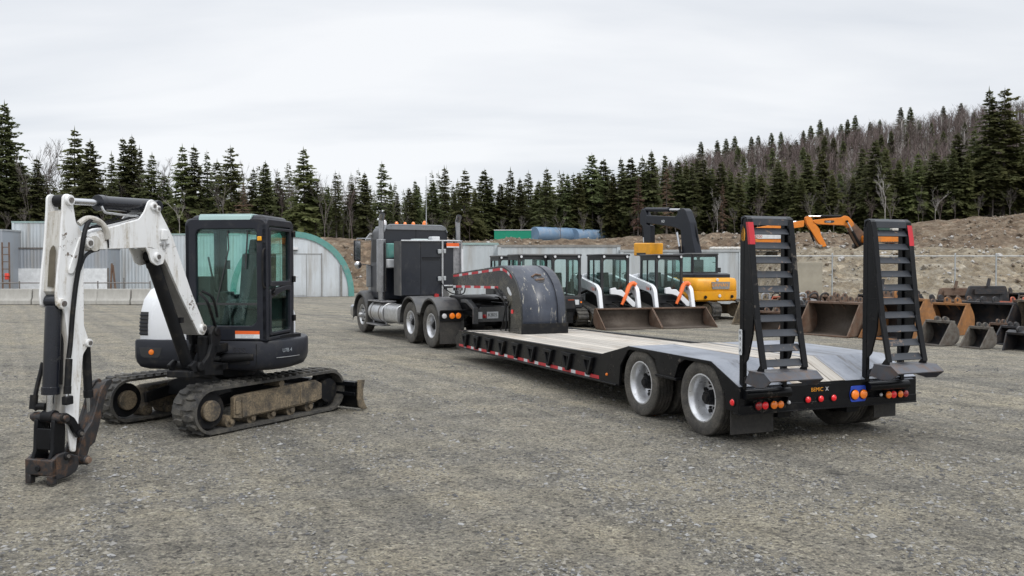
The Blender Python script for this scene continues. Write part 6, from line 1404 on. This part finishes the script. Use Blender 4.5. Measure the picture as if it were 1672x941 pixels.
# ------------------------------------------------------------------ trees
def leafmat(name, a, b_, c_):
    t = NT(name); oi = t.n('ShaderNodeObjectInfo')
    c = t.ramp(t.noise(.55, 4, .6), [(.32, a), (.52, b_), (.72, c_)])
    mr = t.n('ShaderNodeMapRange'); t.l(oi.outputs['Random'], mr.inputs['Value']); mr.inputs['To Min'].default_value = .62; mr.inputs['To Max'].default_value = 1.35
    hs = t.n('ShaderNodeHueSaturation'); t.l(mr.outputs['Result'], hs.inputs['Value']); t.l(c, hs.inputs['Color'])
    h2 = t.n('ShaderNodeMapRange'); t.l(oi.outputs['Random'], h2.inputs['Value']); h2.inputs['To Min'].default_value = .475; h2.inputs['To Max'].default_value = .515; t.l(h2.outputs['Result'], hs.inputs['Hue'])
    t.l(hs.outputs['Color'], t.b.inputs['Base Color']); t.b.inputs['Roughness'].default_value = .75; t.b.inputs['Specular IOR Level'].default_value = .2
    tl = t.n('ShaderNodeBsdfTranslucent'); g2 = t.n('ShaderNodeGamma', Gamma=.82); t.l(hs.outputs['Color'], g2.inputs['Color']); t.l(g2.outputs[0], tl.inputs['Color'])
    ms = t.n('ShaderNodeMixShader'); ms.inputs[0].default_value = .45; t.l(t.b.outputs[0], ms.inputs[1]); t.l(tl.outputs[0], ms.inputs[2]); t.l(ms.outputs[0], t.t.nodes['Material Output'].inputs['Surface']); return t.m
M_spr = leafmat('spruce_needles', (.078, .096, .040), (.104, .118, .048), (.122, .130, .060))
M_spr2 = leafmat('olive_needles', (.070, .082, .032), (.112, .124, .046), (.145, .145, .066))
M_dead = leafmat('brown_needles', (.11, .07, .05), (.17, .11, .075), (.22, .145, .10))
M_bark = mat('bark', (.085, .075, .068), .95, var=.3, vs=6); M_twig = mat('grey_twigs', (.13, .115, .105), .95, var=.25); M_birch = mat('pale_bark', (.34, .32, .30), .9, var=.2)
M_twig2 = mat('purple_twigs', (.105, .08, .075), .95, var=.25)
def conifer(seed, H=11., wid=.21, start=.12, dens=1., m=M_spr, gap=.0, far=False, thin=1.):
    rs = random.Random(seed); b = MB(); tb = MB()
    lean = (rs.uniform(-.02, .02), rs.uniform(-.02, .02)); axis = lambda z: V((lean[0]*z, lean[1]*z, z))
    tb.tube([axis(H*k/6) for k in range(7)], [.013*H*(1-k/6.15)+.008 for k in range(7)], 5 if far else 7)
    z = start*H; lv = 0; asym = [rs.uniform(.6, 1.25) for _ in range(8)]
    while z < H*.985:
        f = (z-start*H)/(H*(1-start)); prof = min(1, (1-f)**.74*1.08+.012)*(.66+.34*min(1, f*5))
        Rr = H*wid*prof*rs.uniform(.72, 1.15); nb = int((7 if far else 9)*(.65+.5*(1-f))*dens); a0 = rs.random()*6.28
        if rs.random() < gap: nb = max(2, nb//3)
        for k in range(nb):
            a = a0+2*pi*k/nb+rs.uniform(-.3, .3); R_ = max(.10, Rr*rs.uniform(.6, 1.18)*asym[int(a/6.2832*8) % 8])
            droop = .10+.42*(1-f)*rs.uniform(.6, 1.3); lift = .25*f
            c = axis(z+rs.uniform(-.5, .5)*H*.03); dirv = V((cos(a), sin(a), 0)); sd = V((-sin(a), cos(a), 0)); n = 3 if far else max(3, int(4+R_*2.0))
            pt = lambda t: c+dirv*(R_*t)+V((0, 0, R_*(lift*t-droop*t*t+.16*max(0, t-.6))))
            if not far and R_ > .5: tb.bar(pt(0), pt(.72), .028, .028)
            wmax = (.15+.18*R_)*thin
            for i in range(n):
                t0 = .12+.88*i/n; p = pt(t0); L = wmax*(1.15-.75*t0)*rs.uniform(.7, 1.3)*1.5
                for s in (1, -1):
                    o = len(b.v); fd = dirv*rs.uniform(.35, .95)+sd*s*rs.uniform(.55, 1.0)+V((0, 0, rs.uniform(-.50, .12))); fd.normalize(); q = p+fd*L
                    w_ = L*rs.uniform(.24, .40); pr = V((fd.y, -fd.x, rs.uniform(-.6, .6))).normalized()*w_
                    b.v += [tuple(p), tuple(p+fd*L*.5+pr), tuple(q), tuple(p+fd*L*.5-pr+V((0, 0, -L*.2)))]; b.f.append([o, o+1, o+2, o+3]); b.mi.append(0)
            o = len(b.v); p = pt(.72); q = pt(1.08); b.v += [tuple(p+sd*.06), tuple(q), tuple(p-sd*.06), tuple((p+q)/2+V((0, 0, -.08)))]; b.f.append([o, o+1, o+2, o+3]); b.mi.append(0)
        z += H*(.030 if not far else .05)*(1.15-.55*f)/dens**.4; lv += 1
    o = len(b.v); tp = axis(H); b.v += [tuple(tp+V((0, 0, .35))), tuple(tp+V((.07, 0, -.35))), tuple(tp+V((-.06, .05, -.35)))]; b.f.append([o, o+1, o+2]); b.mi.append(0)
    if not far:
        zz_ = .03*H
        while zz_ < (start+.18)*H:
            a = rs.random()*6.28; L = rs.uniform(.5, 1.0)*H*wid*.75; p = axis(zz_); q = p+V((cos(a)*L, sin(a)*L, -L*rs.uniform(.0, .3))); tb.bar(p, q, .025, .025)
            for k in range(3): t_ = rs.uniform(.3, .9); e = p.lerp(q, t_); tb.bar(e, e+V((rs.uniform(-.4, .4), rs.uniform(-.4, .4), rs.uniform(-.35, .05))), .014, .014)
            zz_ += H*.02
    return b, tb
def bare(seed, H=9., spread=.32, m=None, depth=4, nseg=4, r0=.011):
    rs = random.Random(seed); b = MB()
    def br(p, d, L, r, lev):
        n = 3; pts = [p]; dd = d.copy()
        for i in range(n):
            dd = (dd+V((rs.gauss(0, .10), rs.gauss(0, .10), .06))).normalized(); pts.append(pts[-1]+dd*L/n)
        b.tube(pts, [r*(1-.5*i/n) for i in range(n+1)], nseg if lev < 2 else 3, caps=False)
        if lev >= depth: return
        k = rs.randint(4, 6) if lev == 0 else rs.randint(3, 4)
        for i in range(k):
            t = rs.uniform(.35, 1.0); j = min(n-1, int(t*n)); q = pts[j].lerp(pts[j+1], t*n-j)
            side = V((rs.gauss(0, 1), rs.gauss(0, 1), 0)).normalized(); nd = (dd*rs.uniform(.75, 1.1)+side*rs.uniform(.4, 1.0)*spread*2.0).normalized()
            br(q, nd, L*rs.uniform(.42, .68), max(.0125, r*.54*(1.1-t*.3)), lev+1)
    br(V((0, 0, 0)), V((rs.gauss(0, .03), rs.gauss(0, .03), 1)), H*.55, r0*H, 0)
    return b
CP = []   # conifer prototypes: (root, height)
def make_con(label, seed, mleaf=M_spr, **kw):
    r = thing('spruce_tree', label, 'spruce'); cb, tb = conifer(seed, **kw); cb.build('crown', mleaf, r, fix=False, ang=180); tb.build('trunk', M_bark, r, fix=False, ang=60); return r
specs = [dict(seed=1, H=11, wid=.27, start=.10, dens=1.0), dict(seed=2, H=11, wid=.22, start=.16, dens=.95, gap=.1), dict(seed=3, H=11, wid=.31, start=.14, dens=.9, gap=.2), dict(seed=4, H=11, wid=.20, start=.32, dens=.8, gap=.3), dict(seed=5, H=11, wid=.25, start=.38, dens=.85, gap=.25), dict(seed=6, H=11, wid=.30, start=.06, dens=1.05), dict(seed=7, H=11, wid=.165, start=.2, dens=.8, gap=.25)]
used_p = set(); CON = [None]*9
def get_con(i, label):
    """first use builds the prototype, later uses copy it"""
    if CON[i] is None:
        s_ = specs[i] if i < 7 else dict(seed=8+i, H=11, wid=.19, start=.16, dens=.65, gap=.3, thin=.7)
        CON[i] = make_con(label, mleaf=(M_dead if i >= 7 else (M_spr2 if i in (2, 5) else M_spr)), **s_); return CON[i], True
    return CON[i], False
def kids(o): return [x for x in KID.get(o.name, [])]
KID = {}
def fast_dup(src, M, label, group):
    c = src.copy(); COL.objects.link(c); c.matrix_world = M; c['label'] = label; c['group'] = group
    if src.name not in KID: KID[src.name] = [x for x in bpy.data.objects if x.parent is src]
    for k in KID[src.name]: kc = k.copy(); COL.objects.link(kc); kc.parent = c
    return c
def plant(i, x, y, H, label, group, zoff=0):
    M = frame(x, y, random.random()*6.28, terr(x, y)-.1+zoff) @ Matrix.Diagonal((H/11*random.uniform(.88, 1.15), H/11*random.uniform(.88, 1.15), H/11, 1))
    r, new = get_con(i, label)
    if new: r.matrix_world = M; r['label'] = label; r['group'] = group
    else: fast_dup(r, M, label, group)
def px_tree(i, u, vt, Y, label, group):
    p = at(u, vt, Y); z = terr(p.x, Y); plant(i, p.x, Y, p.z-z+.1, label, group)
FR = 'spruces along the front of the wood'
# (u, top v, prototype): the tree line the photograph shows one by one
LINE = [(10,168,0),(-22,215,1),(33,262,4),(62,258,1),(120,210,2),(150,230,0),(136,262,5),(181,250,6),(205,225,1),(226,240,6),(212,223,0),(245,251,1),(270,285,4),(296,238,2),(319,238,1),(340,246,6),(354,262,4),(377,240,2),(412,275,1),(431,265,0),(455,288,4),(497,243,2),(515,290,4),(549,281,6),(575,300,4),(593,283,0),(621,264,3),(636,300,6),(650,314,1),(669,307,0),(680,295,1),(707,297,0),(725,272,3),(741,300,6),(758,277,2),(775,310,5),(791,277,0),(799,289,1),(816,300,5),(833,275,3),(847,292,0),(865,280,3),(880,296,5),(890,275,1),(897,285,2),(917,282,1),(925,285,0),(935,284,1),(945,282,5),(955,284,2),(968,250,4),(985,260,0),(1001,283,5),(1017,259,1),(1030,257,0),(1047,256,1),(1056,265,6),(1066,247,0),(1088,252,1),(1105,262,0),(1119,270,5),(1132,264,1),(1149,258,4),(1163,275,5),(1177,264,0),(1192,280,5),(1207,281,2),(1227,267,1),(1243,285,5),(1269,264,0),(1281,280,5),(1293,270,1),(1309,290,5),(1322,250,0),(1343,247,5),(1360,285,5),(1392,290,5),(1409,240,1),(1428,228,0),(1447,243,5),(1466,262,5),(1482,280,0),(1498,250,2),(1512,270,5),(1526,247,4),(1542,260,5),(1555,243,0),(1565,217,0),(1580,250,5),(1592,211,2),(1608,240,5),(1622,255,4),(1641,144,2),(1620,146,1),(1660,200,2),(1690,190,0),(1720,210,1)]
for k, (u, vt, i) in enumerate(LINE):
    Y = 74.5+random.uniform(0, 5.5)
    if u in (10, 1641): lab = 'tallest spruce at the left edge of the wood' if u == 10 else 'tallest dark spruce at the right edge of the wood'; gp = FR
    elif u == 497: lab = 'lone broad spruce standing above the wood beyond the round roofed shed'; gp = FR
    elif u == 621: lab = 'slender tall spruce rising beyond the truck cab'; gp = FR
    elif u == 968: lab = 'tall spruce with bare lower trunk, highest of the middle wood'; gp = FR
    elif u == 1620: lab = 'tall spruce just left of the tallest one at the right edge'; gp = FR
    else: lab = 'dark green spruce in the front of the wood behind the yard'; gp = FR
    px_tree(i, u, vt, Y, lab, gp)
for u, vt, i in ((1042, 287, 7), (1089, 275, 8), (1180, 300, 8), (395, 300, 7)):
    px_tree(i, u, vt, 72.2, 'reddish brown dead spruce among the green ones', 'dead spruces in the wood')
# in-fill behind the front line
rs = random.Random(21); u = -70
while u < 1790:
    vt = lerp_tab([(-80, 285), (300, 300), (600, 315), (800, 306), (950, 296), (1100, 290), (1300, 290), (1500, 275), (1700, 250)], u)+rs.uniform(-8, 26)
    px_tree(rs.choice((0, 1, 2, 5, 5, 3, 4)), u, vt, rs.uniform(80, 90), 'dark green spruce standing deeper in the wood', 'spruces deeper in the wood'); u += rs.uniform(13, 20)
# skyline spruces on the hill (few pixels wide)
M_sprf = M_spr; cb, tb = conifer(77, H=11, wid=.23, start=.06, dens=1.25, far=True, thin=1.7); cb.cur = 0
o1 = len(cb.v); cb.v += tb.v; cb.f += [[i+o1 for i in f] for f in tb.f]; cb.mi += [1]*len(tb.f)
farp = cb.build('spruce_tree', [M_spr, M_bark], None, fix=False, ang=180)
HS = [(1144,231),(1172,229),(1185,226),(1199,222),(1208,217),(1227,223),(1238,221),(1259,217),(1276,215),(1301,207),(1311,213),(1324,205),(1340,195),(1350,208),(1374,202),(1383,195),(1397,188),(1421,199),(1436,195),(1471,175),(1486,175),(1541,173),(1569,168),(1589,182),(1290,236),(1385,214),(1455,214),(1495,206),(1520,200),(1600,196),(1650,190),(1230,246),(1262,242),(1290,235),(1360,225),(1412,226),(1540,214),(1110,252),(1095,250),(1030,262),(1068,256),(1170,244),(1205,240),(1320,228),(1440,220),(1475,232),(1335,238),(1395,240),(1250,252),(1275,248),(1310,240),(1350,236),(1378,230),(1405,222),(1430,236),(1460,228),(1480,216),(1510,222),(1530,228),(1555,206),(1575,200),(1605,212),(1635,206),(1660,212),(1215,256),(1190,254),(1140,258),(1120,262),(1345,222),(1425,212),(1500,196),(1550,190)]
first = True
for k, (u, vt) in enumerate(HS):
    if k >= 24 and k % 2: continue
    near = k >= 24; Y = random.uniform(170, 235) if near else random.uniform(255, 300); p = at(u, vt, Y); z = terr(p.x, Y)
    H = p.z-z
    while H > (9 if near else 12) and Y < 330: Y += 5; p = at(u, vt, Y); z = terr(p.x, Y); H = p.z-z
    while H < 6 and Y > 110: Y -= 5; p = at(u, vt, Y); z = terr(p.x, Y); H = p.z-z
    H = max(5, min(13, H)); lab = 'small dark spruce standing out on the skyline of the hill' if not near else 'small dark spruce scattered among the bare trees of the hillside'
    M = frame(p.x, Y, random.random()*6, z) @ Matrix.Diagonal((H/11*1.1, H/11*1.1, H/11, 1))
    if first: farp.matrix_world = M; tag(farp, lab, 'spruce', 'spruces on the hill'); first = False
    else: c = farp.copy(); COL.objects.link(c); c.matrix_world = M; c['label'] = lab
# bare deciduous trees among the spruces
BP = []
def bare_tree(i, u, vt, Y, label):
    p = at(u, vt, Y); z = terr(p.x, Y); H = p.z-z
    if len(BP) <= i: return
    M = frame(p.x, Y, random.random()*6, z-.1) @ Matrix.Diagonal((H/BP[i][1]*.9,)*2+(H/BP[i][1], 1)); src = BP[i]
    if not src[2]: src[0].matrix_world = M; src[0]['label'] = label; src[2] = True
    else: c = src[0].copy(); COL.objects.link(c); c.matrix_world = M; c['label'] = label
for i in range(5):
    b = bare(40+i, 9, (.30, .38, .26, .34, .30)[i], depth=4); o = b.build('bare_tree', (M_twig, M_twig2, M_twig, M_twig, M_birch)[i], None, fix=False, ang=180)
    hh_ = max(v[2] for v in b.v); tag(o, 'x', 'bare tree', 'bare trees in the wood'); BP.append([o, hh_, False])
gb = 'leafless grey tree among the spruces'
for k, (u, vt) in enumerate([(62, 226), (88, 238), (48, 250), (105, 222), (262, 258), (280, 250), (165, 262), (192, 270), (240, 268), (330, 270), (398, 262), (362, 268), (470, 280), (455, 275), (530, 278), (520, 284), (560, 286), (575, 283), (608, 292), (640, 300), (480, 292), (770, 300), (640, 320), (1000, 300), (1215, 320), (1240, 300), (1360, 275), (1375, 268), (1385, 283), (1398, 300), (1470, 300), (1500, 300), (1535, 320), (1600, 300), (1650, 260), (1668, 300), (1350, 300)]):
    bare_tree(k % 4, u, vt, 73.3+random.uniform(0, 8) if k % 3 else 84, gb)
rs = random.Random(31)
for k in range(46):
    u = 20+k*36+rs.uniform(-12, 12); bare_tree(rs.randint(0, 3), u, lerp_tab([(0, 335), (600, 345), (1100, 335), (1400, 320), (1672, 300)], u)+rs.uniform(-14, 14), 72.6+rs.uniform(0, 1.6), 'low grey brushy tree along the foot of the wood')
bare_tree(4, 1446, 256, 70.8, 'pale bare birch standing alone at the edge of the terrace'); bare_tree(4, 1172, 302, 72.5, 'pale bare birch in front of the middle wood'); bare_tree(4, 1528, 300, 72, 'slim pale bare birch near the right end of the bank')
bare_tree(4, 292, 300, 72.5, 'slim pale bare birch beyond the excavator boom')
# hillside wood of bare trees, and the dense wood behind: read as masses
rs = random.Random(9); b = MB(); tmpl = []
for i in range(6):
    t_ = MB(); H = 8.
    r2 = random.Random(60+i); p0 = V((0, 0, 0)); t_.bar(p0, V((r2.uniform(-.3, .3), r2.uniform(-.3, .3), H*.75)), .16, .16)
    for k in range(26):
        z0 = H*r2.uniform(.22, .75); a = r2.random()*6.28; L = H*r2.uniform(.16, .36); p = V((0, 0, z0)); q = p+V((cos(a)*L*.55, sin(a)*L*.55, L*.9)); d = (q-p).normalized(); sdv = V((sin(a+1), -cos(a+1), .2)).normalized()*.06
        t_.add([p-sdv, p+sdv, q], [(0, 1, 2)])
        for j in range(3): t0 = r2.uniform(.3, .9); e = p.lerp(q, t0); g2 = e+V((r2.uniform(-.9, .9), r2.uniform(-.9, .9), r2.uniform(.3, 1.2))); sv = V((r2.uniform(-1, 1), r2.uniform(-1, 1), 0)).normalized()*.035; t_.add([e-sv, e+sv, g2], [(0, 1, 2)])
    tmpl.append(t_)
cnt = 0
while cnt < 5200:
    uu = rs.uniform(880, 2250); Y = 100*(3.1**rs.random()); x = (uu-836)/F*Y
    if uu < 1000 and rs.random() < .4: continue
    t_ = rs.choice(tmpl); s = rs.uniform(.55, 1.0); a = rs.random()*6.28; ca, sa = cos(a)*s, sin(a)*s; z = terr(x, Y)-.3; o = len(b.v); m_i = 2 if rs.random() < .10 else rs.choice((0, 1, 1))
    b.v += [(x+p[0]*ca-p[1]*sa, Y+p[0]*sa+p[1]*ca, z+p[2]*s) for p in t_.v]
    b.f += [[i+o for i in f] for f in t_.f]; b.mi += [m_i]*len(t_.f); cnt += 1
M_hb = [mat('hill_twigs_brown', (.120, .098, .085), .95, var=.3, vs=.05), mat('hill_twigs_purple', (.116, .088, .082), .95, var=.3, vs=.05), mat('hill_twigs_pale', (.30, .28, .265), .95, var=.2, vs=.05)]
tag(b.build('hillside_wood', M_hb, None, fix=False, ang=180), 'grey purple mass of bare trees covering the hillside', 'woods', kind='stuff')
b = MB(); fc, ft = conifer(99, H=11, wid=.20, start=.05, dens=.9, far=True); cnt = 0
while cnt < 760:
    Y = rs.uniform(90, 135); x = rs.uniform(-.85, 1.05)*Y; uu = uof(x, Y)
    z = terr(x, Y)-.3; s = rs.uniform(.55, .85); o = len(b.v); a = rs.random()*6; ca, sa = cos(a)*s, sin(a)*s
    b.v += [(x+p[0]*ca-p[1]*sa, Y+p[0]*sa+p[1]*ca, z+p[2]*s) for p in fc.v]; b.f += [[i+o for i in f] for f in fc.f]; b.mi += [0]*len(fc.f); cnt += 1
tag(b.build('dense_wood', M_spr, None, fix=False, ang=180), 'dense dark spruce wood filling the gaps behind the front trees', 'woods', kind='stuff')
